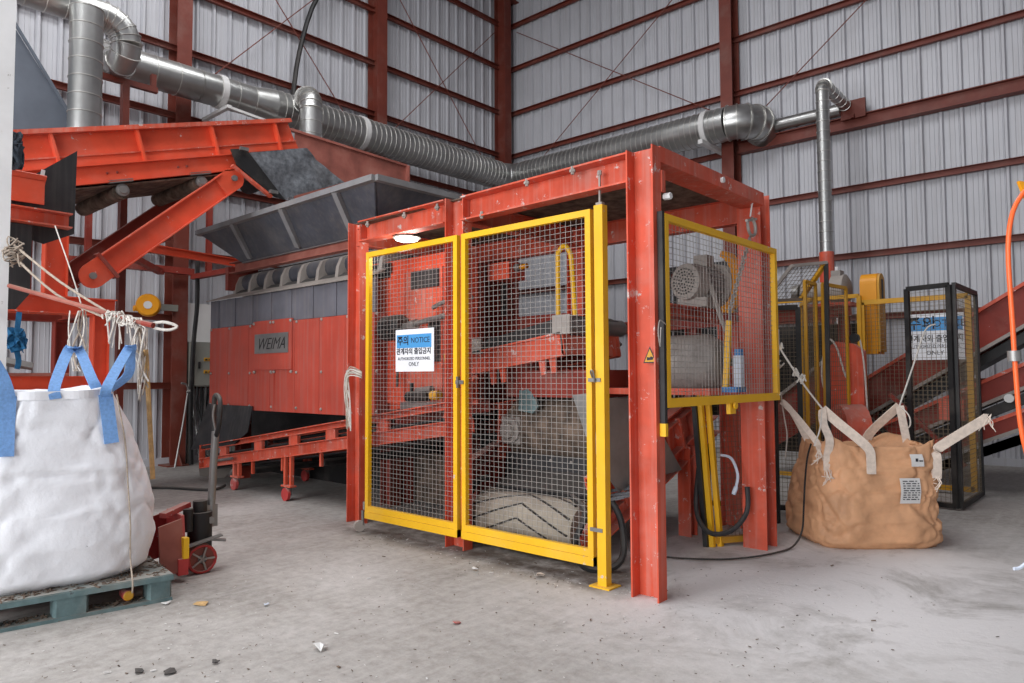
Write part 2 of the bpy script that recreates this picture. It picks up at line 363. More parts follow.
# roof purlins and rafters
for y in (12.7, 10.2, 7.7, 5.2, 2.7): part('purlin', MB().ibeam((XL, y, ZR+.36), (XR, y, ZR+.36), .16, .08, (0, 0, 1), .01, True), STEELR, ce)
for x in (-11.7, -6.0, .05): part('rafter', MB().ibeam((x, YF, ZR+.05), (x, YB, ZR+.05), .4, .22, (0, 0, 1), .016), STEELR, ce)

# ================================================================== red steel safety cage
cg = root('safety_cage', (-4.1, 4.9, 0), 'big red steel portal cage of bolted beams standing over the sorting machinery', 'steel frame')
def post(x, y, z1, h=.2, wd=.1, name='post', m=REDW, p=cg, hv=(1, 0, 0), ch=False): return part(name, MB().ibeam((x, y, 0), (x, y, z1), h, wd, hv, .011, ch), m, p)
F_ = dict(hv=(-1, 0, 0), ch=True)
post(-2.435, 3.98, 2.868, **F_); post(-4.31, 4.12, 2.9, .22, **F_); post(-5.8, 4.19, 2.92, .2, **F_)
post(-2.47, 5.76, 2.9, .2, .2, hv=(0, 1, 0)); post(-4.31, 5.78, 2.89, .2); post(-5.8, 5.8, 2.9)
def lb(name, a, b, h, w_, m=REDW, **k): return part(name, MB().ibeam(a, b, h, w_, (0, 0, 1), .012, **k), m, cg)
lb('top_beam', (-4.2, 4.1, 2.775), (-2.535, 4.0, 2.762), .2, .12, ch=True)
lb('top_beam', (-5.7, 4.17, 2.805), (-4.42, 4.11, 2.79), .2, .12, ch=True)
lb('top_beam', (-5.7, 5.76, 2.78), (-2.5, 5.74, 2.78), .22, .1)
part('top_beam', MB().box((-2.535, 4.03, 2.775), (-2.335, 5.66, 2.878)), REDW, cg)
lb('top_beam', (-4.31, 4.2, 2.78), (-4.31, 5.7, 2.78), .18, .1)
lb('top_beam', (-5.8, 4.2, 2.78), (-5.8, 5.7, 2.78), .18, .1)
part('roof_plate', MB().box((-5.75, 4.12, 2.882), (-2.54, 5.8, 2.89)), JUNK, cg)
bb = MB()
for x, y, z in ((-5.55, 4.12, 2.87), (-4.98, 4.1, 2.865), (-4.52, 4.08, 2.86), (-3.45, 4.01, 2.86), (-3.0, 3.98, 2.855), (-3.96, 4.05, 2.7)):
    bb.cyl((x, y-.005, z-.045), (x, y-.005, z+.012), .013, n=6).cyl((x, y-.005, z-.03), (x, y-.005, z-.012), .023, n=6)
part('bolts', bb, DUST, cg, stuff=True)
part('lug', MB().box((-2.345, 4.03, 2.58), (-2.325, 4.07, 2.72)), REDW, cg); part('bolt', MB().cyl((-2.33, 4.06, 2.55), (-2.28, 4.06, 2.55), .022, n=6), WHITE, cg)
part('bolt', MB().cyl((-2.335, 4.9, 2.83), (-2.315, 4.9, 2.83), .022, n=8), WHITE, cg)
# pinch-hazard triangle on the right front post
st = part('warning_sticker', MB().plate([(-2.448, 3.973, 1.4800), (-2.35, 3.973, 1.4800), (-2.399, 3.973, 1.5850)], (0, -.002, 0)), INK, cg)
part('sticker_face', MB().plate([(-2.438, 3.971, 1.4870), (-2.36, 3.971, 1.4870), (-2.399, 3.971, 1.5700)], (0, -.001, 0)), YELD, st)
part('hand_symbol', MB().plate([(-2.42, 3.9695, 1.4970), (-2.378, 3.9695, 1.5000), (-2.372, 3.9695, 1.5150), (-2.39, 3.9695, 1.5220), (-2.4, 3.9695, 1.5150), (-2.42, 3.9695, 1.5180)], (0, -.0006, 0)), INK, st)
# lamp under the beam
lp = root('high_bay_lamp', (-5.05, 4.22, 2.58), 'round white glowing lamp under the red beam above the left mesh gate', 'lamp')
part('housing', MB().rev([(0, .03), (.02, .08), (.05, .13), (.06, .13)], (-5.12, 4.24, 2.74), (0, 0, -1), 20), CAB, lp)
part('diffuser', MB().rev([(0, .112), (.02, .1), (.03, .06)], (-5.12, 4.24, 2.68), (0, 0, -1), 20), LAMP, lp, True)
part('bracket', MB().bar((-5.12, 4.24, 2.73), (-5.12, 4.24, 2.88), .03), CAB, lp)
def bulb(loc, e):
    l = bpy.data.lights.new('lamp_light', 'POINT'); l.energy = e; l.shadow_soft_size = .12; l.color = (1, .96, .9)
    o = bpy.data.objects.new('lamp_light', l); COL.objects.link(o); o.location = loc
bulb((-5.12, 4.24, 2.56), 8)

# yellow framed mesh gates
def gate(x0, x1, label, z0=.125, z1=2.545, y=4.0):
    g = root('mesh_gate', (x0, y, z0), label, 'gate', None); f = .045
    part('stile', MB().box((x0, y-.02, z0), (x0+f, y+.02, z1)), YEL, g); part('stile', MB().box((x1-f, y-.02, z0), (x1, y+.02, z1)), YEL, g)
    part('rail', MB().box((x0+f, y-.02, z1-f), (x1-f, y+.02, z1)), YEL, g); part('rail', MB().box((x0+f, y-.02, z0+.06), (x1-f, y+.02, z0+.11)), YEL, g)
    part('kick_rail', MB().box((x0, y-.024, z0), (x1, y+.024, z0+.058)), YEL, g)
    W, H = x1-x0-2*f, z1-z0-.11-f
    part('wire_mesh', wiremesh(MB(), (x0+f, y+.01, z0+.11), (1, 0, 0), (0, 0, 1), round(W/.047), round(H/.04), W, H), WIRE, g, stuff=True)
    return g
g1 = gate(-5.39, -4.18, 'left yellow framed wire mesh gate carrying the blue and white notice')
g2 = gate(-4.13, -2.86, 'right yellow framed wire mesh gate beside the yellow post, no notice on it')
ww = part('castor', MB().bar((-5.42, 3.98, .19), (-5.42, 3.98, .06), .03, .012), STEEL, g1)
part('wheel', MB().cyl((-5.46, 3.965, .052), (-5.42, 3.95, .052), .05, n=16), DUST, ww, True)
part('hinge', MB().cyl((-5.405, 3.985, .2), (-5.405, 3.985, .27), .014), STEEL, g1)
part('latch', MB().box((-4.19, 3.97, 1.34), (-4.1, 3.985, 1.37)).box((-4.17, 3.96, 1.31), (-4.15, 3.985, 1.4)), STEEL, g1)
part('latch', MB().box((-2.88, 3.965, 1.36), (-2.78, 3.98, 1.385)).tube([(-2.84, 3.96, 1.39), (-2.84, 3.94, 1.43), (-2.82, 3.94, 1.43), (-2.82, 3.96, 1.36)], .006), STEEL, g2)
part('latch', MB().box((-2.88, 3.97, .36), (-2.78, 3.98, .385)), STEEL, g2)
yp = root('gate_post', (-2.79, 4.0, 0), 'square yellow post right of the mesh gates, next to the red front post', 'post')
part('shaft', MB().box((-2.825, 3.975, 0), (-2.755, 4.035, 2.56)), YEL, yp)
part('base_plate', MB().box((-2.87, 3.94, 0), (-2.71, 4.08, .01)), YEL, yp)
part('top_bracket', MB().bar((-2.79, 4.0, 2.56), (-2.79, 4.0, 2.79), .012).box((-2.815, 3.985, 2.56), (-2.765, 4.02, 2.58)).cyl((-2.79, 4.0, 2.77), (-2.79, 4.0, 2.8), .016, n=6), DUST, yp)
# notice hung on the left gate
ns = root('notice_sign', (-4.65, 3.975, 1.55), 'white notice with blue header hung on the left yellow mesh gate', 'sign')
sx0, sx1, sy, sz0, sz1 = -4.94, -4.443, 3.968, 1.445, 1.807
part('board', MB().box((sx0, sy, sz0), (sx1, sy+.004, sz1)), SIGNW, ns)
part('header_band', MB().box((sx0+.015, sy-.001, sz1-.16), (sx1-.03, sy, sz1-.045)), SIGNB, ns)
def notice(ns, x0, x1, y, z0, z1, ux=(1, 0, 0), p=None):
    cx = (x0+x1)/2; h = z1-z0; k = h/.405; W = x1-x0
    text('주의', .095*k, (x0+.105*W/.51, y, z1-.142*k), (1, 0, 0), (0, 0, 1), INK, 'lettering', ns, bold=.002)
    text('NOTICE', .074*k, (x0+.335*W/.51, y, z1-.132*k), (1, 0, 0), (0, 0, 1), INK, 'lettering', ns)
    text('관계자외 출입금지', .066*k, (cx-.01, y, z1-.235*k), (1, 0, 0), (0, 0, 1), INK, 'lettering', ns, bold=.0012, sx=.92*W/.51/k)
    text('AUTHORIZED PERSONNEL', .041*k, (cx-.005, y, z1-.295*k), (1, 0, 0), (0, 0, 1), INK, 'lettering', ns, sx=.88*W/.51/k)
    text('ONLY', .056*k, (cx-.005, y, z1-.352*k), (1, 0, 0), (0, 0, 1), INK, 'lettering', ns)
notice(ns, sx0, sx1, sy-.0015, sz0, sz1)
# side mesh panel
sp = root('mesh_side_panel', (-2.31, 4.9, 1.19), 'yellow framed mesh panel hung across the right side of the cage', 'mesh panel')
X = -2.312; f = .045; y0, y1, z0, z1 = 4.0, 5.79, 1.197, 2.43
part('frame_rail', MB().box((X-.02, y0, z1-f), (X+.02, y1, z1)), YEL, sp); part('frame_rail', MB().box((X-.02, y0, z0), (X+.02, y1, z0+f*1.3)), YEL, sp)
part('stile', MB().box((X-.02, y0, z0+f*1.3), (X+.02, y0+f, z1-f)), YEL, sp); part('stile', MB().box((X-.02, y1-f, z0+f*1.3), (X+.02, y1, z1-f)), YEL, sp)
part('wire_mesh', wiremesh(MB(), (X-.01, y0+f, z0+f*1.3), (0, 1, 0), (0, 0, 1), 36, 29, y1-y0-2*f, z1-z0-2.3*f), WIRE, sp, stuff=True)
part('hinge_strip', MB().box((X-.018, 3.967, 1.08), (X+.018, 3.998, 2.44)), BLACK, sp, label='black hinge strip')
part('hinge_foot', MB().box((X-.02, 3.965, 1.02), (X+.022, 3.995, 1.1)), YEL, sp)
part('lug', MB().cyl((X+.02, 4.95, 1.18), (X+.035, 4.95, 1.18), .025, n=10), YEL, sp); part('lug', MB().box((X-.02, 4.9, 1.12), (X+.01, 4.99, 1.2)), YEL, sp)
part('wire_loop', MB().tube([(X+.02, 3.99, 1.72), (X+.03, 3.9, 1.74), (X+.03, 3.88, 1.66), (X+.03, 3.9, 1.58), (X+.02, 3.92, 1.62), (X+.02, 3.93, 1.7)], .004), WIRE, sp)
# chain hanging from a shackle on the far right post
ch = root('hanging_chain', (-2.36, 5.3, 1.9), 'grey chain on a shackle hanging inside the mesh side panel', 'chain')
part('shackle', MB().tube([(-2.38, 5.52, 2.66), (-2.37, 5.56, 2.6), (-2.37, 5.55, 2.53), (-2.37, 5.48, 2.51), (-2.37, 5.43, 2.55), (-2.38, 5.44, 2.61)], .013, 8).cyl((-2.38, 5.42, 2.62), (-2.38, 5.6, 2.66), .012, n=8), WIRE, ch, True)
part('hook_rod', MB().tube([(-2.37, 5.6, 2.8), (-2.37, 5.52, 2.78), (-2.37, 5.47, 2.66)], .007), WHITE, ch)
a, b = V((-2.38, 5.48, 2.5)), V((-2.45, 5.25, 1.92)); n = 26; cm = MB()
for i in range(n):
    p = a.lerp(b, i/n); q = a.lerp(b, (i+1.35)/n); s = V((1, 0, 0)) if i % 2 else V((0, 1, .4)).normalized(); d = (q-p)
    cm.tube([p, p+d*.2+s*.013, p+d*.8+s*.013, q, p+d*.8-s*.013, p+d*.2-s*.013], .0065, 5, 2, True)
part('chain_links', cm, WIRE, ch, True, stuff=True)
part('chain_tail', MB().tube([b, (-2.46, 5.24, 1.7), (-2.46, 5.25, 1.5)], .012, 5), STEEL, ch)
# ================================================================== shredder under the hopper
sh = root('shredder', (-8.2, 5.4, 0), 'long red panelled shredder housing with grey rubber curtain, standing under the charcoal hopper', 'machine')
Y = 4.6
part('housing', MB().box((-9.75, Y+.03, 1.02), (-6.1, 6.3, 2.08)), REDD, sh)
fx = [-9.8, -9.28, -8.72, -8.18, -7.62, -7.1, -6.6, -6.08]
for i in range(7):
    lo = .99 if i < 2 else .985
    part('front_panel', MB().box((fx[i]+.003, Y, 1.01 if i < 2 else .985), (fx[i+1]-.003, Y+.03, 2.08)), MACH, sh)
part('end_panel', MB().box((-9.8, Y+.03, 1.0), (-9.77, 6.3, 2.08)), MACH, sh)
part('access_plate', MB().box((-8.56, Y-.022, 1.5), (-7.65, Y, 2.11)), MACH, sh)
part('joint_strip', MB().box((-8.13, Y-.008, 1.0), (-8.07, Y, 1.49)), MACH, sh)
np_ = part('name_plate', MB().box((-8.51, Y-.032, 1.7), (-7.72, Y-.022, 1.945)), STEEL, sh, label='grey name plate with slanted lettering')
text('WEIMA', .205, (-8.115, Y-.0335, 1.75), (1, 0, 0), (0, 0, 1), BLACK, 'lettering', sh, shear=.4, bold=-.001, sx=1.0)
bm = MB()
for x in fx[:]:
    for z in (1.46, 2.06): bm.ball((x+.05, Y-.004, z), .018, 6)
    bm.ball((x+.05, Y-.004, 1.04), .018, 6)
for x in (-8.54, -8.13, -8.06, -7.67): bm.ball((x, Y-.026, 2.08), .02, 6).ball((x, Y-.016, 1.47), .02, 6)
part('bolts', bm, DUST, sh, stuff=True)
# ribbed rubber curtain and the sloping shelf above it
for i in range(16):
    x0 = -9.8+i*.2325; part('curtain_strip', MB().box((x0, Y+.005+.01*(i % 2), 2.085), (x0+.23, Y+.03+.01*(i % 2), 2.46)), CURT, sh)
part('shelf_plate', MB().plate([(-9.85, Y-.04, 2.455), (-6.1, Y-.04, 2.455), (-6.1, Y+.2, 2.56), (-9.55, Y+.2, 2.56)], .012), DUST, sh)
# row of scalloped roller pockets
for i in range(9):
    x0 = -9.43+i*.405
    part('divider', MB().plate([(x0-.03, Y+.15, 2.53), (x0-.03, Y+.5, 2.53), (x0-.03, Y+.5, 2.84), (x0-.03, Y+.34, 2.84), (x0-.03, Y+.22, 2.79), (x0-.03, Y+.17, 2.68)], (.06, 0, 0)), DUST, sh)
    if i < 8: part('pocket_roller', MB().cyl((x0+.03, Y+.37, 2.72), (x0+.375, Y+.37, 2.72), .125, n=16), HOP, sh, True); part('pocket_floor', MB().plate([(x0+.03, Y+.16, 2.545), (x0+.375, Y+.16, 2.545), (x0+.375, Y+.24, 2.6), (x0+.03, Y+.24, 2.6)], .01), RUB, sh)
part('under_shade_sheet', MB().box((-10.5, 5.5, .02), (-6.1, 5.53, 1.02)), BLACK, sh, label='added black sheet standing in for shade under the housing')  # black sheet added to stand in for the shade below the machine
part('backing_plate', MB().box((-9.5, Y+.5, 2.08), (-6.1, Y+.54, 2.9)), BLACK, sh)  # black plate added behind the rollers so the pocket voids look shaded
part('header_channel', MB().ibeam((-9.42, Y+.12, 2.9), (-6.1, Y+.12, 2.9), .15, .1, (0, 0, 1), .012, True), RUSTP, sh)
part('end_bracket', MB().box((-9.5, Y+.06, 2.6), (-9.42, Y+.5, 2.92)), REDD, sh)
for x in (-9.6, -6.3):
    for y in (5.0, 6.2): part('leg', MB().ibeam((x, y, 0), (x, y, 1.03), .16, .16, (1, 0, 0)), REDD, sh)
part('rubber_flap', MB().plate([(-9.78, Y-.03, 1.04), (-8.55, Y-.03, 1.04), (-8.55, Y-.09, .72), (-8.86, Y-.13, .53), (-9.9, Y-.2, .42)], .012), RUB, sh, label='grey rubber flap under the left end')
# hopper
hp = root('feed_hopper', (-7.8, 5.5, 2.95), 'charcoal steel hopper with sloped ribbed sides and grey rim, above the red shredder', 'hopper')
A, B = V((-9.1, Y+.08, 2.95)), V((-6.15, Y+.08, 2.95)); C2, D2 = V((-9.62, 4.33, 3.36)), V((-5.72, 4.33, 3.38))
part('side_wall', MB().plate([A, B, D2, C2], (0, .02, 0)), HOP, hp)
E2, F2 = V((-5.72, 6.3, 3.38)), V((-6.15, 6.0, 2.95)); G2, H2 = V((-9.62, 6.3, 3.36)), V((-9.1, 6.0, 2.95))
part('end_wall', MB().plate([B, F2, E2, D2], (-.02, 0, 0)), HOP, hp); part('end_wall', MB().plate([A, H2, G2, C2], (.02, 0, 0)), HOP, hp)
part('side_wall', MB().plate([F2, H2, G2, E2], (0, -.02, 0)), HOP, hp)
part('rim', MB().bar(C2, D2, .09, .06), HOPR, hp); part('rim', MB().bar(D2, E2, .09, .06), HOPR, hp); part('rim', MB().bar(E2, G2, .09, .06), HOPR, hp); part('rim', MB().bar(G2, C2, .09, .06), HOPR, hp)
for xb, xt in ((-8.8, -8.63), (-7.64, -7.46), (-6.53, -6.38)):
    part('stiffener', MB().bar((xb, Y+.05, 2.97), (xt, 4.31, 3.35), .075, .05, (1, 0, 0)), HOPR, hp)
part('base_frame', MB().box((-9.12, Y+.1, 2.94), (-6.13, Y+.14, 2.97)).box((-9.12, 5.96, 2.94), (-6.13, 6.0, 2.97)), HOPR, hp)
for x in (-9.4, -6.3): part('support_leg', MB().ibeam((x, 6.34, 0), (x, 6.34, 3.3), .14, .12, (1, 0, 0)), REDD, hp)
bp = root('hopper_back_guard', (-10, 7.0, 3.3), 'red brown dusty sheet standing up behind the hopper, below the round duct', 'guard plate')
part('sheet', MB().plate([(-9.98, 6.0, 3.2), (-9.98, 8.25, 3.2), (-9.98, 8.25, 5.2), (-9.98, 6.0, 5.27)], (-.02, 0, 0)), RUSTP, bp)
part('edge_angle', MB().bar((-9.97, 5.9, 5.28), (-9.97, 8.25, 5.21), .05, .04), RUSTP, bp); part('edge_angle', MB().bar((-9.95, 8.24, 5.2), (-9.95, 8.24, 3.2), .14, .02, (1, 0, 0)), RUSTP, bp)
for y in (6.2, 8.1): part('leg', MB().ibeam((-10.1, y, 0), (-10.1, y, 3.4), .14, .12, (1, 0, 0)), REDD, bp)

# low discharge conveyor rising to the right under the shredder
dc = root('discharge_conveyor', (-8, 4.7, .1), 'low red discharge conveyor on castors, rising under the shredder into the cage', 'conveyor')
sl = V((4.7, 0, .66)).normalized(); nz = V((-sl.z, 0, sl.x)); o = V((-9.6, 4.42, .2)); Lc = 5.2
def dp(s, y, n): return o+sl*s+nz*n+V((0, y, 0))
for y in (0, 1.0):
    part('side_channel', MB().ibeam(dp(0, y, .055), dp(Lc, y, .055), .13, .07, nz, .01, True), REDW, dc)
    part('upper_rail', MB().ibeam(dp(-.05, y+.06, .26), dp(Lc, y+.06, .26), .07, .1, nz, .01, True), REDW, dc)
    for k, s in enumerate((.0, .55, 1.45, 2.25, 3.0, 3.9)): part('rib', MB().box(V((-.09, -.01, 0))+dp(s, y+.04, .1), V((.09, .03, .13))+dp(s, y+.04, .1)) if k else MB().box(dp(0, y, -.02)-V((.04, .02, 0)), dp(0, y+.06, .3)), REDW, dc)
part('belt', MB().ext([(0, 0), (Lc, 0), (Lc, .02), (0, .02)], dp(0, .1, .14), (0, .86, 0), sl, nz), RUB, dc)
part('belt_return', MB().ext([(0, 0), (Lc, 0), (Lc, .015), (0, .015)], dp(0, .1, -.04), (0, .86, 0), sl, nz), RUB, dc)
part('tail_roller', MB().cyl(dp(.05, .1, .06), dp(.05, .95, .06), .09), STEEL, dc, True)
part('tail_scraper', MB().plate([dp(-.06, -.02, .2), dp(-.3, .1, -.1), dp(-.28, .4, -.2), dp(-.05, .5, .0)], .012), DUST, dc)
part('take_up_bolt', MB().cyl(dp(.4, -.045, .06), dp(.95, -.045, .06), .018, n=8).box(dp(.35, -.05, .02), dp(.42, -.02, .1)), STEEL, dc)
for s, h in ((.98, 0), (2.2, 0)):
    for y in (.0, 1.0):
        p = dp(s, y, 0); lg = part('leg', MB().bar((p.x-.06, p.y, p.z), (p.x-.06, p.y, .17), .04).bar((p.x+.06, p.y, p.z), (p.x+.06, p.y, .17), .04).box((p.x-.1, p.y-.04, .155), (p.x+.1, p.y+.04, .175)), REDW, dc)
        part('castor_wheel', MB().cyl((p.x, p.y-.05, .075), (p.x, p.y-.015, .075), .075, n=16), REDW if h else PRED, lg, True)
        part('castor_fork', MB().box((p.x-.045, p.y-.01, .06), (p.x+.045, p.y+.015, .155)), STEEL, lg)
for s in (1.3, 2.0, 2.8, 3.6):
    part('return_roller', MB().cyl(dp(s, .05, -.12), dp(s, .98, -.12), .04), BLACK, dc, True)
    part('roller_bracket', MB().box(dp(s, .02, -.16)-V((.03, .0, 0)), dp(s, .05, .02)+V((.03, 0, 0))), REDW, dc)
# ================================================================== infeed conveyor (upper left), rising towards the hopper
ic = root('infeed_conveyor', (-8.6, 2.6, 0), 'bright orange red overhead infeed conveyor rising towards the hopper, on a diagonal strut', 'conveyor')
th = math.atan(.306); cs, sn = math.cos(th), math.sin(th); S0, Z0 = 1.0, 2.91
def cp(s, n, x): return V((x, S0+s*cs-n*sn, Z0+s*sn+n*cs))
su, nu = V((0, cs, sn)), V((0, -sn, cs)); s1 = 4.12
for x, q in ((-8.0, 1), (-9.25, -1)):
    part('side_channel', MB().ext([(-.4, 0), (3.26, 0), (3.26, .19), (-.4, .19)], cp(0, 0, x), (-.02*q, 0, 0), su, nu), RED, ic)
    part('channel_flange', MB().ext([(-.4, .18), (3.2, .18), (3.2, .192), (-.4, .192)], cp(0, 0, x+.05*q), (-.07*q, 0, 0), su, nu), RED, ic)
    part('channel_flange', MB().ext([(-.4, 0), (3.2, 0), (3.2, .012), (-.4, .012)], cp(0, 0, x+.05*q), (-.07*q, 0, 0), su, nu), RED, ic)
    part('side_board', MB().ext([(-.4, .2), (s1-.02, .2), (s1-.07, .54), (-.4, .54)], cp(0, 0, x-.03*q), (-.015*q, 0, 0), su, nu), RED, ic)
    part('side_board_band', MB().ext([(-.4, .2), (s1-.02, .2), (s1-.04, .285), (-.4, .285)], cp(0, 0, x-.005*q), (-.03*q, 0, 0), su, nu), RED, ic)
    part('weld_strip', MB().ext([(-.4, .285), (s1-.04, .285), (s1-.04, .3), (-.4, .3)], cp(0, 0, x+.012*q), (-.03*q, 0, 0), su, nu), REDW, ic)
    part('top_flange', MB().ext([(-.4, .52), (s1-.06, .52), (s1-.07, .565), (-.4, .565)], cp(0, 0, x+.06*q), (-.1*q, 0, 0), su, nu), REDW, ic)
    for s in (.55, 1.33, 2.16, 3.0, 3.83): part('rib', MB().ext([(-.012, .19), (.012, .19), (.012, .53), (-.012, .53)], cp(s, 0, x+.045*q), (-.08*q, 0, 0), su, nu), RED, ic)
    if q > 0:
        bm = MB()
        for s in (.5, .6, 1.75, 1.85, 2.5, 2.6): bm.ball(cp(s, .1, x+.003), .014, 6)
        part('bolts', bm, REDD, ic, stuff=True)
part('belt', MB().ext([(-.4, .03), (s1-.2, .03), (s1-.2, .05), (-.4, .05)], cp(0, 0, -9.2), (1.18, 0, 0), su, nu), RUB, ic)
for k in range(4):
    x = -9.15+k*.29
    part('belt_return', MB().ext([(-.4, -.035), (3.7, -.035), (3.7, -.02), (-.4, -.02)], cp(0, 0, x), (.285, 0, 0), su, nu), JUNK, ic)
for s in (1.05, 1.85, 2.72):
    part('return_roller', MB().cyl(cp(s, -.09, -9.2), cp(s, -.09, -8.03), .085, n=14), JUNK, ic, True)
    bg_ = part('bearing', MB().rev([(0, .065), (.03, .065), (.035, .045), (.05, .04)], cp(s, -.085, -8.01), (1, 0, 0), 14).ext([(-.12, -.03), (.12, -.03), (.12, .0), (-.12, .0)], cp(s, .02, -8.02), (.07, 0, 0), su, nu), STEEL, ic)
part('head_roller', MB().cyl(cp(s1-.15, -.03, -9.2), cp(s1-.15, -.03, -8.02), .13, n=18), RUB, ic, True)
# diagonal struts, posts and the base frame
for x in (-7.98, -9.2):
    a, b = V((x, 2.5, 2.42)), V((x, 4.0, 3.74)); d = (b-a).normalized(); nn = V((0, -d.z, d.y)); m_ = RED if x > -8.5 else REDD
    part('strut', MB().ibeam(a+d*.2, b-d*.14, .24, .12, nn, .012, False), m_, ic)
    for c, sg in ((a+d*.02, -1), (b-d*.02, 1)):
        pr = [(.2*math.cos(R(t))*.62*sg, .125*math.sin(R(t))) for t in range(-90, 91, 20)]
        pr = [(-.2*sg, -.125)]+pr+[(-.2*sg, .125)]
        part('end_plate', MB().plate([c+d*u+nn*v+V((.03, 0, 0)) for u, v in pr], (-.025, 0, 0)), m_, ic)
        part('pin', MB().cyl(c+V((-.02, 0, 0)), c+V((.06, 0, 0)), .035, n=10), STEEL, ic)
    part('end_stop', MB().ext([(-.015, -.15), (.015, -.15), (.015, .15), (-.015, .15)], a+d*.2+V((.07, 0, 0)), (-.14, 0, 0), d, nn), REDD, ic)
    part('base_beam', MB().ibeam((x, .6, 2.12), (x, 2.74, 2.12), .17, .14, (0, 0, 1)), m_, ic)
    part('upper_post', MB().ibeam((x, 2.19, 2.2), (x, 2.19, 3.27), .2, .12, (0, 1, 0)), m_, ic)
    part('leg', MB().ibeam((x, 2.6, 0), (x, 2.6, 2.04), .15, .13, (0, 1, 0)), m_, ic); part('leg', MB().ibeam((x, .8, 0), (x, .8, 2.04), .15, .13, (0, 1, 0)), m_, ic)
    part('lower_beam', MB().ibeam((x, .8, 1.36), (x, 2.55, 1.36), .13, .1, (0, 0, 1)), m_, ic)
for y in (.8, 2.6): part('cross_beam', MB().ibeam((-9.15, y, 2.12), (-8.05, y, 2.12), .14, .1, (0, 0, 1)), REDD, ic)
part('cross_beam', MB().ibeam((-9.15, 3.3, 3.0), (-8.05, 3.3, 3.0), .14, .1, (0, 0, 1)), REDD, ic); part('cross_beam', MB().bar((-9.2, 3.98, 3.7), (-7.98, 3.98, 3.7), .08), REDD, ic)
part('pipe_brace', MB().cyl((-8.0, .9, 2.03), (-8.0, 2.7, 2.05), .022), REDW, ic)
# crumpled grey skirt hung from the conveyor head into the hopper
sk = root('chute_skirt', (-7.95, 4.6, 3.7), 'crumpled dark grey sheet skirt hanging off the conveyor head over the hopper', 'chute')
g = MB(); nU, nV = 16, 10; vs = []; tl, tr, br, bl = V((-7.94, 4.13, 4.06)), V((-7.94, 5.0, 4.34)), V((-7.94, 5.5, 3.98)), V((-7.94, 4.62, 3.6))
for side in (0, 1):
    for j in range(nV+1):
        for i in range(nU+1):
            u, v = i/nU, j/nV; p = tl.lerp(tr, u).lerp(bl.lerp(br, u), v)
            c = max(0, u+(1-v)*.3-.95); p = p+V((0, -.2, -.1))*c
            vs.append(p+V((-.02*side+.045*noise.noise(p*5)+.02*noise.noise(p*13), 0, 0)))
K = (nU+1)*(nV+1); fs = []
for j in range(nV):
    for i in range(nU):
        q = j*(nU+1)+i; fs += [(q, q+nU+1, q+nU+2, q+1), (K+q, K+q+1, K+q+nU+2, K+q+nU+1)]
for i in range(nU):
    fs += [(i, i+1, K+i+1, K+i)]; q = nV*(nU+1)+i; fs += [(q, K+q, K+q+1, q+1)]
for j in range(nV):
    q = j*(nU+1); fs += [(q, K+q, K+q+nU+1, q+nU+1)]; q += nU; fs += [(q, q+nU+1, K+q+nU+1, K+q)]
g.add(vs, fs); part('sheet', g, CRUMP, sk, 60)
part('edge_strip', MB().plate([(-7.9, 3.92, 4.05), (-7.9, 4.1, 4.1), (-7.9, 4.62, 3.58), (-7.9, 4.47, 3.6), (-7.9, 4.0, 3.88)], (-.025, 0, 0)), BLACK, sk, label='black rubber edge strip')
part('angle', MB().bar((-7.93, 3.95, 3.87), (-7.93, 4.45, 3.59), .06, .03, (1, 0, 0)), REDW, sk)
part('clip', MB().box((-7.9, 4.02, 4.06), (-7.86, 4.12, 4.1)), STEEL, sk); part('clip', MB().box((-7.9, 4.4, 3.62), (-7.85, 4.5, 3.66)), STEEL, sk)
tri = root('chute_plate', (-9.3, 1.7, 3.6), 'dark blue grey triangular steel plate rising above the infeed conveyor', 'chute plate')
part('plate', MB().plate([(-9.3, .2, 3.4), (-9.3, 2.95, 4.1), (-9.3, 2.72, 4.36), (-9.3, 2.1, 5.3), (-9.3, .9, 7.2), (-9.3, .2, 7.2)], (-.02, 0, 0)), GREYP, tri)
part('edge_angle', MB().bar((-9.28, 2.74, 4.34), (-9.28, .9, 7.2), .05, .02), GREYP, tri)

# ================================================================== second small conveyor end at the far left with rubber sheets
fc = root('feeder_end', (-7.3, 1.2, 0), 'end of a small red feeder conveyor hung with brown rubber sheets, behind the white post', 'conveyor')
X = -7.0
part('side_plate', MB().box((X-.02, .3, 2.88), (X, 1.83, 3.08)), RED, fc)
part('top_lip', MB().plate([(X+.02, .3, 3.16), (X+.02, 1.84, 3.12), (X-.06, 1.84, 3.02), (X-.06, .3, 3.05)], .015), RED, fc)
part('base_channel', MB().ibeam((X-.03, .3, 2.79), (X-.03, 2.04, 2.77), .13, .12, (0, 0, 1), .012, True), REDW, fc)
part('rubber_sheet', MB().plate([(X-.1, 1.62, 2.95), (X-.1, 1.72, 3.1), (X-.1, 2.1, 3.43), (X-.1, 2.09, 2.68), (X-.1, 1.86, 2.56), (X-.1, 1.62, 2.62)], (-.012, 0, 0)), RUB, fc)
part('rubber_sheet', MB().plate([(X-.05, .3, 2.72), (X-.05, 1.76, 2.7), (X-.06, 1.76, 2.12), (X-.06, 1.66, 1.98), (X-.05, .3, 1.9)], (-.012, 0, 0)), RUB, fc)
part('sheet_edge', MB().strap([(X-.09, 1.84, 3.2), (X-.09, 1.82, 3.05), (X-.09, 1.8, 2.9)], .03, .006, (0, 1, 0)), WHITE, fc)
for y in (.5, 1.3): part('leg', MB().ibeam((X-.15, y, 0), (X-.15, y, 2.75), .1, .1, (0, 1, 0)), REDD, fc)
rl = MB()
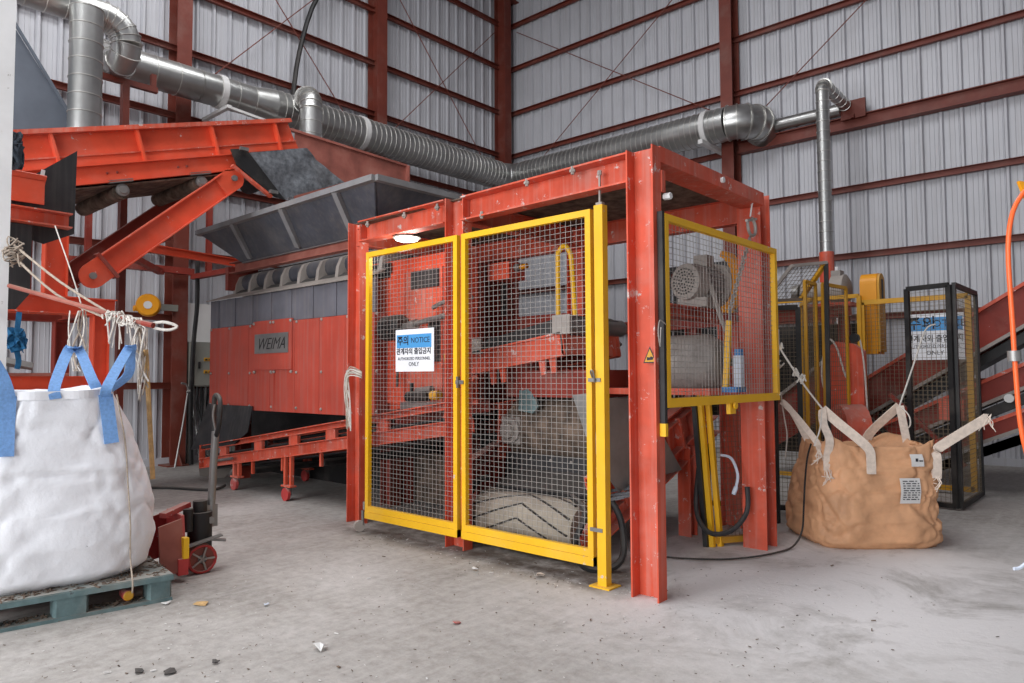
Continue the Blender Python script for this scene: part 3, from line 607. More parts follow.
for k in range(26):
    a = k*.5; rl.tube([(X+.08+random.uniform(-.04, .04), 1.57+random.uniform(-.07, .07), 3.27+random.uniform(-.15, .15)) for _ in range(4)], random.uniform(.012, .02), 6, 3)
single('rope_bundle', rl, DROPE, 'dark blue grey bundle of rope hanging beside the top of the white post', 'rope', stuff=False)
# ================================================================== round ducts
def duct(name, label, segs, r, seam=.12, n=20, m=GALV):
    """spiral duct along straight runs and elbows; segs = list of point lists (each one part)"""
    d = root(name, segs[0][0], label, 'duct'); sm = MB()
    for s in segs:
        P = [V(p) for p in s]; rr = r
        if len(P) == 2:
            part('duct_run', MB().cyl(P[0], P[1], rr, n=n), m, d, True); L_ = (P[1]-P[0]).length; k = max(2, int(L_/seam)); ax = (P[1]-P[0]).normalized()
            for i in range(k+1):
                c = P[0].lerp(P[1], i/k); sm.rev([(-.007, rr), (-.004, rr+.007), (.004, rr+.007), (.007, rr)], c, ax, n)
        else:
            part('elbow', MB().tube(P, rr, n, 1), m, d, 25)
            for i in range(0, len(P), 1):
                ax = (P[min(i+1, len(P)-1)]-P[max(i-1, 0)]).normalized(); sm.rev([(-.008, rr*.99), (-.004, rr+.012), (.004, rr+.012), (.008, rr*.99)], P[i], ax, n)
    part('seams', sm, GALVD, d, True, stuff=True); return d
def arc(c, a, b, r, n=5):
    """quarter elbow about c from direction a to direction b"""
    a, b, c = V(a), V(b), V(c); return [c+(a*math.cos(R(90*i/n))+b*math.sin(R(90*i/n)))*r for i in range(n+1)]
X, Z = -11.2, 6.05
md = duct('main_duct', 'long horizontal spiral duct along the left wall turning into the corner', [[(X, 3.6, Z), (X, 5.0, Z)], [(X, 5.0, Z), (X, 5.9, Z)]], .25, .3)
rt_ = md
sm = MB()
part('reducer', MB().rev([(0, .25), (.35, .31)], (X, 5.9, Z), (0, 1, 0), 22), GALV, md, True)
part('duct_run', MB().cyl((X, 6.25, Z), (X, 12.05, Z), .31, n=24), GALV, md, True)
part('elbow', MB().tube(arc((X+.35, 12.05, Z), (-1, 0, 0), (0, 1, 0), .35), .31, 22, 1), GALV, md, 25)
part('duct_run', MB().cyl((X+.35, 12.4, Z), (-5.75, 12.4, Z), .31, n=24), GALV, md, True)
k = 0
for i in range(48):
    y = 6.4+i*.118; sm.rev([(-.008, .31), (-.004, .32), (.004, .32), (.008, .31)], (X, y, Z), (0, 1, 0), 24)
for i in range(42):
    x = X+.45+i*.118; sm.rev([(-.008, .31), (-.004, .32), (.004, .32), (.008, .31)], (x, 12.4, Z), (1, 0, 0), 24)
part('seams', sm, GALVD, md, True, stuff=True)
e = arc((-5.75, 12.8, Z), (0, -1, 0), (1, 0, 0), .4, 4)
part('elbow', MB().tube(e, .31, 22, 1), GALV, md, 25)
part('elbow', MB().tube([e[-1], e[-1]+V((0, .2, -.03)), e[-1]+V((-.1, .32, -.1))], .3, 22, 1), GALV, md, 25)
for i in range(len(e)): part('elbow_collar', MB().rev([(-.012, .312), (-.012, .33), (.012, .33), (.012, .312)], e[i], (e[min(i+1, 4)]-e[max(i-1, 0)]), 22), GALVD, md, True)
for p, ax in (((X, 5.35, Z), (0, 1, 0)), ((X, 8.1, Z), (0, 1, 0)), ((-6.15, 12.4, Z), (1, 0, 0))):
    rr = .26 if p[1] < 6 else .322
    part('duct_clamp', MB().rev([(-.05, rr), (-.05, rr+.012), (.05, rr+.012), (.05, rr)], p, ax, 22), WBOARD, md, True)
part('bracket_arm', MB().bar((-10.85, 5.35, 5.72), (-11.75, 5.35, 5.72), .07, .05).bar((-10.9, 5.35, 5.72), (-10.9, 6.9, 5.6), .06, .04), WBOARD, md)
part('bracket_arm', MB().bar((-6.15, 12.05, 5.72), (-6.15, 13.0, 5.72), .09, .08), WBOARD, md)
duct('upper_duct', 'galvanised duct run at the upper left corner bending down into the long wall duct',
     [[(-9.3, -.5, 5.76), (-9.3, 3.0, 5.76)], arc((-9.3, 3.0, 5.5), (0, 0, 1), (0, 1, 0), .26), [(-9.3, 3.26, 5.5), (-9.33, 3.26, 5.4), (-9.45, 3.25, 5.32), (-9.62, 3.25, 5.34), (-9.85, 3.27, 5.46), (-10.2, 3.3, 5.65), (-10.6, 3.38, 5.85), (-10.9, 3.48, 5.97), (-11.2, 3.7, 6.05)]], .17, .2)
duct('drop_duct', 'straight vertical galvanised drop duct at the upper left, ending behind the infeed conveyor', [[(-8.98, 2.72, 4.2), (-8.98, 2.72, 5.62)]], .172, .2)
duct('branch_duct', 'short galvanised branch duct bending off the wall duct and straight down', [[(-10.95, 6.75, 6.1), (-10.65, 6.6, 6.15)], arc((-10.65, 6.6, 5.85), (0, 0, 1), (.96, -.28, 0), .3), [(-10.36, 6.52, 5.85), (-10.36, 6.52, 4.6)]], .185, .2)
duct('slim_duct', 'slim vertical duct with a red lower sleeve standing before the back wall', [[(-3.87, 11.8, 3.35), (-3.87, 11.8, 5.95)], arc((-3.87, 11.95, 5.95), (0, -1, 0), (0, 0, 1), .15, 4), [(-3.87, 11.95, 6.1), (-3.87, 12.9, 6.05)]], .1, .16)
rs = root('red_pipe_sleeve', (-3.87, 11.8, 0), 'red and white stand pipe under the slim vertical duct', 'pipe')
part('sleeve', MB().cyl((-3.87, 11.8, 2.4), (-3.87, 11.8, 3.35), .11, n=14), REDW, rs, True); part('stand', MB().ibeam((-3.87, 11.8, 0), (-3.87, 11.8, 2.4), .14, .1, (1, 0, 0)), REDD, rs)
part('side_pipe', MB().cyl((-3.72, 11.8, 1.0), (-3.72, 11.8, 3.1), .03, n=8), WHITE, rs, True)
wd = root('thin_duct', (-4.6, 12.95, 5.9), 'thin horizontal galvanised duct along the back wall right of the big elbow', 'duct')
part('duct_run', MB().cyl((-5.6, 12.95, 6.0), (-3.95, 12.95, 6.0), .11, n=14), GALV, wd, True); part('wall_plate', MB().box((-3.95, 12.95, 5.8), (-3.55, 13.0, 6.12)), STEELR, wd); part('strut', MB().bar((-3.75, 12.93, 5.86), (-3.75, 12.93, 5.8), .06), STEELR, wd)
db = root('duct_support', (-9.9, 3.6, 0), 'thin red steel post and bracket holding the upper left duct', 'support')
part('post', MB().bar((-9.6, 3.36, 0), (-9.6, 3.36, 5.15), .1, .08), STEELR, db); part('bracket', MB().bar((-9.6, 2.9, 5.15), (-9.6, 3.75, 5.15), .07).bar((-9.6, 2.93, 5.15), (-9.6, 2.93, 5.5), .06).bar((-9.6, 3.7, 5.15), (-9.6, 3.7, 5.35), .06), STEELR, db)
cb = MB().tube([(-11.6, 6.9, 6.3), (-11.62, 7.05, 7.4), (-11.55, 7.4, 8.6), (-11.5, 8.2, 9.6), (-11.6, 8.5, 10.4)], .045, 8)
single('cable_duct', cb, BLACK, 'black flexible cable duct curving up the left wall above the branch duct', 'cable', smooth=True)

# ================================================================== things on and near the left wall
cr = root('cable_reel', (-11.45, 4.47, 2.3), 'round amber yellow retractable cable reel on the left wall column', 'cable reel')
part('drum', MB().rev([(0, .15), (.03, .175), (.13, .175), (.16, .15)], (-11.6, 4.47, 2.52), (.9, -.43, 0), 24), AMB, cr, 40)
part('hub_label', MB().cyl((-11.46, 4.40, 2.52), (-11.447, 4.394, 2.52), .06, n=18), WBOARD, cr, True)
part('cable_guide', MB().cyl((-11.6, 4.31, 2.47), (-11.6, 4.25, 2.47), .045, n=10), AMB, cr); part('mount', MB().box((-11.62, 4.62, 2.46), (-11.56, 4.9, 2.56)), CAB, cr)
ec = root('control_cabinet', (-11.4, 5.45, 1.2), 'grey control cabinet with rows of yellow switch labels beside the red shredder', 'cabinet')
part('body', MB().box((-11.8, 5.12, 1.26), (-11.5, 6.0, 1.98)), CAB, ec); part('door', MB().box((-11.5, 5.14, 1.28), (-11.48, 5.98, 1.96)), CAB, ec); part('handle', MB().box((-11.48, 5.2, 1.55), (-11.455, 5.225, 1.66)), BLACK, ec)
for z, n_ in ((1.84, 2), (1.7, 6), (1.5, 6), (1.38, 5)):
    for i in range(n_):
        y = 5.32+i*.07+(.1 if n_ < 6 else 0); s = part('switch_plate', MB().box((-11.48, y-.03, z-.028), (-11.474, y+.03, z+.028)), YELD, ec); part('switch_knob', MB().cyl((-11.474, y, z-.005), (-11.455, y, z-.005), .014, n=8), BLACK, s)
part('stand_leg', MB().box((-11.75, 5.15, 0), (-11.7, 5.2, 1.26)), CAB, ec); part('stand_leg', MB().box((-11.75, 5.9, 0), (-11.7, 5.95, 1.26)), CAB, ec)
wbd = root('white_board_panel', (-11.7, 5.5, 1.98), 'plain off white panel above the grey control cabinet', 'panel')
part('panel', MB().box((-11.74, 5.1, 1.99), (-11.7, 6.1, 2.62)), WBOARD, wbd)
cl = root('cable_bundle', (-11.5, 5.4, 0), 'bundle of black cables hanging under the control cabinet', 'cables')
for i in range(7): part('cable', MB().tube([(-11.65, 5.2+i*.07, 1.26), (-11.6+.05*math.sin(i), 5.18+i*.06, .9), (-11.5, 5.22+i*.05+.08*math.sin(i*2), .45), (-11.55, 5.3+i*.05, .1), (-11.6, 5.6+i*.05, .03)], .022, 6), BLACK if i % 3 else STEEL, cl, True)
single('riser_cable', MB().tube([(-11.4, 5.12, 3.4), (-11.42, 5.14, 2.6), (-11.45, 5.1, 1.9), (-11.5, 5.1, 1.0), (-11.5, 5.12, .02)], .035, 7), BLACK, 'black riser cable beside the left wall column', 'cable', smooth=True)
lr = root('steel_lance', (-11.3, 4.8, 0), 'thin steel rod with tap leaning on the left wall column', 'rod')
part('rod', MB().tube([(-11.3, 4.78, .02), (-11.36, 4.92, .7), (-11.42, 5.02, 1.22)], .014, 6), STEEL, lr, True); part('tap', MB().tube([(-11.42, 5.02, 1.22), (-11.41, 4.98, 1.3), (-11.4, 4.9, 1.32)], .016, 6).cyl((-11.41, 4.99, 1.18), (-11.38, 5.04, 1.2), .02), STEEL, lr, True)
fr = root('bracket_frame', (-11.0, 4.9, 3.0), 'red angle bracket frame sticking out of the left wall column', 'bracket')
part('arm', MB().ibeam((-10.3, 3.5, 3.22), (-10.3, 5.5, 3.12), .12, .06, (0, 0, 1)), RED, fr); part('arm', MB().bar((-10.3, 5.45, 3.1), (-11.5, 5.1, 3.02), .1, .08), REDD, fr); part('arm', MB().bar((-10.35, 3.6, 3.12), (-11.5, 4.6, 3.05), .1, .08), REDD, fr); part('arm', MB().bar((-11.5, 3.0, 3.1), (-11.5, 5.1, 3.1), .12, .1), REDD, fr)
for y in (3.6, 5.4): part('hanger', MB().bar((-11.6, y, 3.12), (-11.6, y, 4.5), .08), REDD, fr)
for z in (1.28, .55): pass
# white steel post at the far left
wp = root('white_post', (-6.6, 1.38, 0), 'white painted steel post at the far left edge, behind the white sack', 'post')
part('shaft', MB().box((-6.7, 1.22, 0), (-6.6, 1.5, 6.5)), WHITE, wp); part('base_plate', MB().box((-6.8, 1.1, 0), (-6.5, 1.6, .015)), WHITE, wp)
sh2 = root('tray_on_beam', (-7.6, 1.7, 1.43), 'small grey metal tray lying over the red beam, behind the white post', 'tray')
part('tray', MB().plate([(-7.9, 1.5, 1.62), (-7.7, 1.95, 1.5), (-7.9, 2.0, 1.48), (-8.1, 1.6, 1.56)], .05), STEEL, sh2); part('shelf', MB().box((-8.1, 1.5, 1.425), (-7.85, 2.3, 1.455)), RUSTP, sh2)
# hanger rod with ropes that holds the sack open
hr = root('hanger_rod', (-6, 1.8, 1.8), 'dirty red hanger rod tied to the white post, carrying the white sack loops', 'rod')
part('rod', MB().cyl((-6.58, 1.5, 2.12), (-5.25, 1.985, 1.785), .017, n=8), RUSTP, hr, True)
part('rod_tip', MB().cyl((-5.25, 1.985, 1.785), (-5.16, 2.02, 1.765), .02, n=8), REDD, hr)
part('rope_loop', MB().tube([(-5.2, 2.0, 1.77), (-5.14, 2.07, 1.79), (-5.1, 2.13, 1.775), (-5.09, 2.15, 1.755), (-5.12, 2.1, 1.735), (-5.18, 2.03, 1.75)], .01, 6), ROPE, hr, True)
random.seed(3); kn = MB()
for i in range(34):
    t = random.uniform(.72, 1.0); c = V((-6.58, 1.5, 2.12)).lerp(V((-5.25, 1.985, 1.785)), t); rr = .035
    ps = [c+V((random.uniform(-rr, rr), random.uniform(-rr, rr), random.uniform(-.05, .03))) for _ in range(4)]
    if i % 3 == 0: ps.append(c+V((random.uniform(-.03, .03), random.uniform(-.04, .04), -random.uniform(.08, .3))))
    kn.tube(ps, random.uniform(.004, .008), 5, 3)
part('rope_knots', kn, ROPE, hr, True, stuff=True)
for k, (a, b) in enumerate((((-6.62, 1.53, 2.45), (-5.55, 1.88, 1.86)), ((-6.62, 1.53, 2.36), (-5.62, 1.86, 1.84)))):
    a, b = V(a), V(b); part('stay_rope', MB().tube([a, a.lerp(b, .5)+V((0, 0, -.03-.04*k)), b], .009, 6), ROPEG, hr, True)
kn = MB()
for i in range(14):
    z = random.uniform(2.3, 2.5); ps = [V((-6.6+random.uniform(-.02, .08), 1.5+random.uniform(-.05, .1), z+random.uniform(-.06, .06))) for _ in range(4)]; kn.tube(ps, .006, 5, 3)
part('post_knots', kn, ROPEG, hr, True, stuff=True)
hs = root('hanging_strings', (-5.5, 1.7, 1.4), 'grey white tangled strings dangling from the hanger rod above the white sack', 'string')
for i in range(16):
    y = random.choice((1.62, 1.66, 1.98, 2.0)); x = -5.45 if y < 1.8 else -5.28; z0 = 1.86 if y < 1.8 else 1.75
    part('string', MB().tube([(x+random.uniform(-.03, .03), y+random.uniform(-.03, .03), z0), (x+random.uniform(-.04, .04), y+random.uniform(-.04, .04), z0-.12), (x+random.uniform(-.04, .04), y+random.uniform(-.04, .05), z0-.25), (x+random.uniform(-.05, .05), y+random.uniform(-.03, .05), 1.45-random.uniform(0, .25 if y > 1.8 else 0))], random.uniform(.003, .007), 5, 3), random.choice((ROPE, ROPEG)), hs, True)
part('string', MB().tube([(-6.4, 1.75, 2.6), (-6.2, 1.85, 2.1), (-6.0, 1.85, 1.8), (-5.6, 1.68, 1.55)], .005, 5), ROPE, hs, True)
ws = single('bamboo_stick', MB().cyl((-5.22, 2.06, .7), (-5.28, 2.02, 1.6), .017, n=8), WOOD, 'thin bamboo stick upright behind the right edge of the white sack', 'stick', smooth=True)
rg = MB(); random.seed(5)
for i in range(14):
    c = V((-6.93, 1.64, 1.72)); ps = [c+V((random.uniform(-.03, .03), random.uniform(-.06, .06), random.uniform(-.08, .08))) for _ in range(4)]
    rg.strap(ps, random.uniform(.03, .07), .004, (random.uniform(-1, 1), random.uniform(-.3, .3), 1), 3)
rg.strap([(-6.93, 1.64, 1.65), (-6.93, 1.66, 1.55), (-6.93, 1.65, 1.48)], .04, .004, (0, 1, 0), 3).strap([(-6.95, 1.66, 1.95), (-6.94, 1.65, 1.85), (-6.93, 1.64, 1.75)], .04, .004, (0, 1, 0), 3)
single('blue_rag', rg, RAG, 'crumpled blue plastic rag hanging under the brown rubber sheet', 'rag', smooth=True)

# ================================================================== white bulk sack on a pallet
e1, e2, P0 = V((.135, .991, 0)), V((-.991, .135, 0)), V((-4.68, 1.98, 0))
def pp(a, b, z): return P0-e1*a+e2*b+V((0, 0, z))     # a along the front edge to the left, b to the back
pl = root('plastic_pallet', tuple(pp(.55, .55, 0)), 'dirty grey green plastic pallet under the white bulk sack', 'pallet')
def pbox(a0, a1, b0, b1, z0, z1): return MB().plate([pp(a0, b0, z0), pp(a1, b0, z0), pp(a1, b1, z0), pp(a0, b1, z0)], (0, 0, z1-z0))
for i in range(7): part('deck_board', pbox(0, 1.1, i*.158, i*.158+.15, .138, .165), PALL, pl)
part('deck_rim', pbox(-.004, 1.104, -.006, .02, .128, .16), PALL, pl)
for b0, b1 in ((0, .13), (.485, .615), (.97, 1.1)):
    part('runner', pbox(0, 1.1, b0, b1, 0, .022), PALL, pl)
    for a0, a1 in ((0.0, .14), (.46, .64), (.96, 1.1)):
        pr = [pp(a0+.015, b0+.005, .022), pp(a1-.015, b0+.005, .022), pp(a1, b0+.03, .022), pp(a1, b1, .022), pp(a0, b1, .022), pp(a0, b0+.03, .022)]
        part('block', MB().plate(pr, (0, 0, .116)), PALL, pl)
random.seed(11)
jk = MB()
for i in range(260):
    a, b = random.uniform(.0, 1.08), random.choice((random.uniform(.01, .2), random.uniform(0, 1.05))); a = a if b < .2 else random.uniform(0, .16)
    c = pp(a, b, .167); s = random.uniform(.006, .022); ang = random.uniform(0, 6.3); d = V((math.cos(ang), math.sin(ang), random.uniform(-.1, .3))); jk.bar(c-d*s, c+d*s*random.uniform(1, 2), s*.5, s*.3)
single('litter_on_pallet', jk, JUNK, 'brown shredded litter scattered over the pallet edge', 'litter', stuff=True)
jk = MB()
for i in range(90):
    c = pp(random.choice((random.uniform(.66, .95), random.uniform(.16, .44))), random.uniform(.02, .13), .026); s = random.uniform(.006, .018); ang = random.uniform(0, 6.3); d = V((math.cos(ang), math.sin(ang), random.uniform(0, .5))); jk.bar(c-d*s, c+d*s*1.4, s*.6, s*.4)
single('litter_in_pallet', jk, JUNK, 'brown litter inside the openings of the pallet', 'litter', stuff=True)
cc = pp(.24, .05, .062)
cn = root('drink_can', tuple(cc-V((0, 0, .04))), 'crushed drink can lying in the pallet opening', 'can')
part('body', MB().rev([(0, .026), (.008, .033), (.1, .033), (.11, .026)], cc, e2, 14), PRED, cn, True); part('end', MB().rev([(-.003, .024), (.002, .03)], cc, e2, 14), YELD, cn)

def sack(name, rows, top, nseg, exps, fr, wr, seed, m, parent, rim=None):
    """woven sack: rows of (z, half width, half depth, shift) joined by superellipse rings; fr maps local (u, v, z) to the shed"""
    random.seed(seed); so = random.uniform(0, 50); nr = 44; vs = []; fs = []
    zs = [r[0] for r in rows]
    def at(t):
        z = zs[0]+(zs[-1]-zs[0])*t; i = max(k for k in range(len(rows)-1) if zs[k] <= z+1e-9); a, b = rows[i], rows[i+1]; q = (z-a[0])/(b[0]-a[0]); q = q*q*(3-2*q)*.5+q*.5
        return [a[k]+(b[k]-a[k])*q for k in range(len(a))]
    rings = [(at(j/nr), j/nr, 1) for j in range(nr+1)]+[(at(1), 1, k) for k in top]
    for (row, t, k) in rings:
        kk = k if isinstance(k, (int, float)) else k[0]; dz = 0 if isinstance(k, (int, float)) else k[1]
        z, hx, hy, sx_, sy_ = row; n = exps[0]+(exps[1]-exps[0])*t
        for i in range(nseg):
            a = 2*math.pi*i/nseg; c, s = math.cos(a), math.sin(a); u = math.copysign(abs(c)**(2/n), c); v = math.copysign(abs(s)**(2/n), s)
            p = V((u*hx, v*hy, z)); q = V((u*.6, v*.6, t*1.1))
            cr = 0
            cr = 1.1*noise.noise(V((q.x*2+so, q.y*2, q.z*1.6)))+.5*noise.noise(V((q.x*5+so, q.y*5, q.z*4)))
            for (sc, am, k1) in ((2.6, .8, 1.4), (4.3, .6, -1.2), (6.5, .45, .7), (3.4, .7, 2.6)):   # creases running at several slants
                h = noise.noise(V(((q.x+q.z*k1*.35)*sc*1.2+so*k1, (q.y-q.z*k1*.3)*sc*1.2, q.z*sc*(.8 if t < .8 else .35)))); cr -= am*max(0, 1-abs(h)*8)
            rad = V((u, v, 0)).normalized()
            p += rad*cr*wr*(.35+.65*min(1, 2.2*t+.35)); p.x, p.y = p.x*kk+sx_, p.y*kk+sy_
            if rim: p.z += rim(a, t)
            p.z += dz+(noise.noise(q*4+V((9, 9, 9)))*.03 if dz else 0)
            if t == 0: p.z = z
            vs.append(fr(p))
    nR = len(rings)
    for j in range(nR-1): fs += [(j*nseg+i, j*nseg+(i+1) % nseg, (j+1)*nseg+(i+1) % nseg, (j+1)*nseg+i) for i in range(nseg)]
    fs += [tuple(range(nseg-1, -1, -1)), tuple(range((nR-1)*nseg, nR*nseg))]
    return part(name, MB().add(vs, fs), m, parent, 180)
sb = root('white_bulk_sack', tuple(pp(.56, .56, .165)), 'full white woven bulk sack with blue lifting straps on the pallet at far left', 'bulk sack')
cW = pp(.62, .56, 0)
def frW(p): return cW-e1*p.x*1.0-e2*p.y+V((0, 0, p.z))     # x to the left along the front edge, y to the front
sack('body', [(.166, .5, .44, 0, 0), (.22, .57, .5, 0, 0), (.4, .61, .525, 0, 0), (.6, .59, .52, 0, 0), (.85, .52, .49, 0, 0), (1.1, .44, .45, .0, 0), (1.34, .345, .42, .02, 0)], [(.97, -.01), (.8, -.06), (.4, -.09), (.02, -.1)], 140, (3.0, 4.2), frW, .016, 2, FIBW, sb, lambda a, t: (.035*math.cos(4*a+math.pi)*t**4*.4))
from mathutils.bvhtree import BVHTree
def surf(o, frame, x, z, off, y0):
    """point on the sack's face that looks along -y0 of its frame, pushed out by off"""
    m = o.data; bt = BVHTree.FromPolygons([v.co+o.parent.location for v in m.vertices], [tuple(p.vertices) for p in m.polygons])
    a, b = frame(V((x, y0, z))), frame(V((x, 0, z))); d = (b-a).normalized(); h = bt.ray_cast(a, d)[0]
    return (h if h else b)-d*off
sbody = [o for o in sb.children if o.name.startswith('body')][0]
def ws_(x, z, off=.014): return surf(sbody, frW, x, z, off, 2)
def wp_(x, y, z): return frW(V((x, y, z)))
for xs in ((.25, .255, .26), (-.25, -.265, -.28)):
    part('sewn_strap', MB().strap([ws_(xs[0], 1.3), ws_(xs[1], 1.15), ws_(xs[2], 1.0 if xs[0] < 0 else .96)], .08, .008, tuple(e1)), BLUE, sb)
part('hem_band', MB().strap([ws_(-.3, 1.31), ws_(-.15, 1.305), ws_(0, 1.3), ws_(.15, 1.3), ws_(.32, 1.3)], .05, .008, (0, 0, 1)), FIBW, sb)
# lifting loops
t1 = V((-5.2, 1.545, 1.6))
part('lifting_loop', MB().strap([ws_(.02, 1.28), wp_(.02, .40, 1.36), t1+V((0, -.035, -.03)), t1+V((0, .0, .0)), t1+V((0, .04, -.03)), wp_(-.18, .36, 1.4), wp_(-.22, .38, 1.31)], .062, .006, tuple(e1), 8), BLUE, sb, True)
t2 = V((-5.17, 1.885, 1.62))
part('lifting_loop', MB().strap([ws_(-.25, 1.28), wp_(-.26, .42, 1.36), t2+V((0, -.03, -.04)), t2, t2+V((-.04, .01, -.05)), t2+V((-.06, -.0, -.2)), wp_(-.34, -.1, 1.3)], .06, .006, tuple(e1), 8), BLUE, sb, True)
part('lifting_loop', MB().strap([ws_(.25, 1.28), wp_(.29, .42, 1.42), wp_(.42, .3, 1.7), V((-6.55, 1.3, 1.95))], .075, .007, tuple(e1)), BLUE, sb, True)
part('tie_string', MB().tube([wp_(-.3, .46, 1.3), ws_(-.36, 1.0, .03), ws_(-.37, .75, .03), ws_(-.38, .5, .03), ws_(-.39, .3, .03), wp_(-.38, .6, .17), wp_(-.38, .6, .1)], .005, 5), ROPEG, sb, True)
# hand pallet jack
pj = root('pallet_jack', (-5.4, 2.5, 0), 'worn red and yellow hand pallet jack standing at the end of the pallet', 'pallet jack')
jd = V((.135, .991, 0)); jx = V((-.991, .135, 0)); J0 = V((-5.32, 2.04, 0))
def jp(a, b, z): return J0+jd*a+jx*b+V((0, 0, z))
def jbox(a0, a1, b0, b1, z0, z1): return MB().plate([jp(a0, b0, z0), jp(a1, b0, z0), jp(a1, b1, z0), jp(a0, b1, z0)], (0, 0, z1-z0))
for b0 in (-.27, .11): part('fork', jbox(-1.0, .1, b0, b0+.16, .05, .1), PRED, pj)
part('frame_plate', MB().plate([jp(.05, -.27, .05), jp(.2, -.27, .08), jp(.2, -.2, .42), jp(.05, -.2, .38)], jx*.02), RUSTP, pj)
part('frame_plate', MB().plate([jp(.05, .27, .05), jp(.2, .27, .08), jp(.2, .2, .42), jp(.05, .2, .38)], jx*-.02), PRED, pj)
part('front_plate', MB().plate([jp(.2, -.26, .06), jp(.2, .26, .06), jp(.2, .18, .44), jp(.2, -.18, .44)], jd*.02), PRED, pj)
part('frame_foot', jbox(.16, .225, -.28, -.2, .05, .16), PRED, pj); part('frame_stripe', jbox(.19, .226, -.285, -.225, .16, .3), YEL, pj)
part('top_arm', MB().bar(jp(.1, -.1, .44), jp(.3, .02, .48), .06, .035), PRED, pj)
part('pump', MB().cyl(jp(.38, 0, .14), jp(.38, 0, .42), .085, n=16).cyl(jp(.38, 0, .42), jp(.38, 0, .5), .05, n=14).cyl(jp(.28, -.06, .3), jp(.28, -.06, .46), .035, n=10), BLACK, pj, 40)
part('axle', MB().bar(jp(.36, -.13, .11), jp(.36, .13, .11), .04), STEEL, pj)
for b in (-.13, .08):
    wv = part('wheel', MB().rev([(0, .095), (.01, .105), (.045, .105), (.055, .095)], jp(.36, b, .105), jx, 24), RUSTP, pj, 40)
    part('hub', MB().rev([(-.004, .03), (-.012, .03), (.07, .03)], jp(.36, b, .105), jx, 12), STEEL, wv)
    part('rim', MB().tube([jp(.36, b-.004, .105)+(jd*math.cos(k*.3927)+V((0, 0, 1))*math.sin(k*.3927))*.094 for k in range(16)], .011, 6, 1, True), PRED, wv, True)
    sp_ = MB()
    for k in range(5): sp_.bar(jp(.36, b-.004, .105), jp(.36, b-.004, .105)+(jd*math.cos(k*1.257)+V((0, 0, 1))*math.sin(k*1.257))*.085, .022, .012, jx)
    part('spokes', sp_, DUST, wv)
part('fender', MB().plate([jp(.26, -.15, .2), jp(.5, -.15, .25), jp(.5, -.09, .25), jp(.26, -.09, .2)], .01), STEEL, pj)
part('handle_bar', MB().tube([jp(.46, .02, .3), jp(.475, .02, .7), jp(.49, .02, 1.0)], .029, 10), STEEL, pj, True)
part('handle_joint', MB().box(jp(.42, -.03, .3)+V((-.02, -.02, 0)), jp(.5, .06, .46)).cyl(jp(.44, -.07, .36), jp(.44, .1, .36), .025, n=10), STEEL, pj)
part('grip_loop', MB().tube([jp(.49, .02, .95), jp(.49, -.05, 1.05), jp(.495, -.06, 1.2), jp(.5, .0, 1.26), jp(.5, .08, 1.26), jp(.5, .1, 1.15), jp(.495, .08, 1.03), jp(.49, .03, .95)], .018, 8), BLACK, pj, True)
part('release_lever', MB().tube([jp(.49, .02, 1.0), jp(.47, .02, 1.12), jp(.475, .0, 1.2)], .009, 6), STEEL, pj, True)
part('pedal', MB().bar(jp(.42, -.02, .22), jp(.55, -.06, .2), .05, .015), STEEL, pj)
# ================================================================== machinery inside the cage
rh = root('red_machine_housing', (-5.6, 5.0, 0), 'bright orange red machine housing behind the left mesh gate', 'machine')
part('body', MB().box((-6.4, 4.82, 1.05), (-5.2, 5.25, 2.64)), RED, rh)
part('front_door', MB().box((-6.36, 4.79, 1.12), (-5.82, 4.82, 2.5)), RED, rh); part('front_door', MB().box((-5.8, 4.79, 1.12), (-5.24, 4.82, 2.5)), REDW, rh)
part('dark_hatch', MB().box((-5.7, 4.77, 2.3), (-5.28, 4.79, 2.48)), RUB, rh); part('dark_hatch', MB().box((-5.42, 4.76, 1.55), (-5.26, 4.79, 1.98)), BLACK, rh); part('dark_hatch', MB().box((-6.38, 4.77, 2.46), (-6.05, 4.8, 2.62)), BLACK, rh)
part('drive_motor', MB().rev([(0, .1), (.02, .13), (.26, .13), (.3, .09)], (-6.0, 4.68, 1.9), (1, 0, .04), 18), BLACK, rh, 40)
part('drive_shaft', MB().cyl((-5.7, 4.68, 1.91), (-4.75, 4.66, 2.02), .028).cyl((-5.6, 4.68, 1.915), (-5.5, 4.68, 1.93), .05), STEEL, rh, True)
part('hydraulic_pipe', MB().tube([(-5.3, 4.72, 2.08), (-5.1, 4.72, 2.13), (-4.75, 4.72, 2.14)], .022, 6), STEEL, rh, True)
part('hydraulic_hose', MB().tube([(-5.7, 4.7, 1.84), (-5.62, 4.68, 1.72), (-5.8, 4.7, 1.55), (-5.85, 4.72, 1.3)], .014, 6), BLACK, rh, True)
part('lower_frame', MB().ibeam((-5.98, 4.8, .98), (-4.6, 4.8, 1.12), .16, .1, (0, 0, 1)), REDD, rh)
part('kick_plate', MB().box((-6.3, 5.3, .02), (-4.6, 5.33, .56)), JUNK, rh, label='brown dirty kick plate'); part('back_plate', MB().box((-6.3, 5.6, .02), (-4.6, 5.62, 1.05)), BLACK, rh)  # black back plate added as the dark gap above the brown plate
for x in (-6.3, -5.25): part('leg', MB().ibeam((x, 5.2, 0), (x, 5.2, 1.05), .14, .12, (1, 0, 0)), REDD, rh)
mb = root('small_pump_unit', (-5.35, 4.62, 1.1), 'small grey and yellow pump unit on the conveyor behind the notice gate', 'pump')
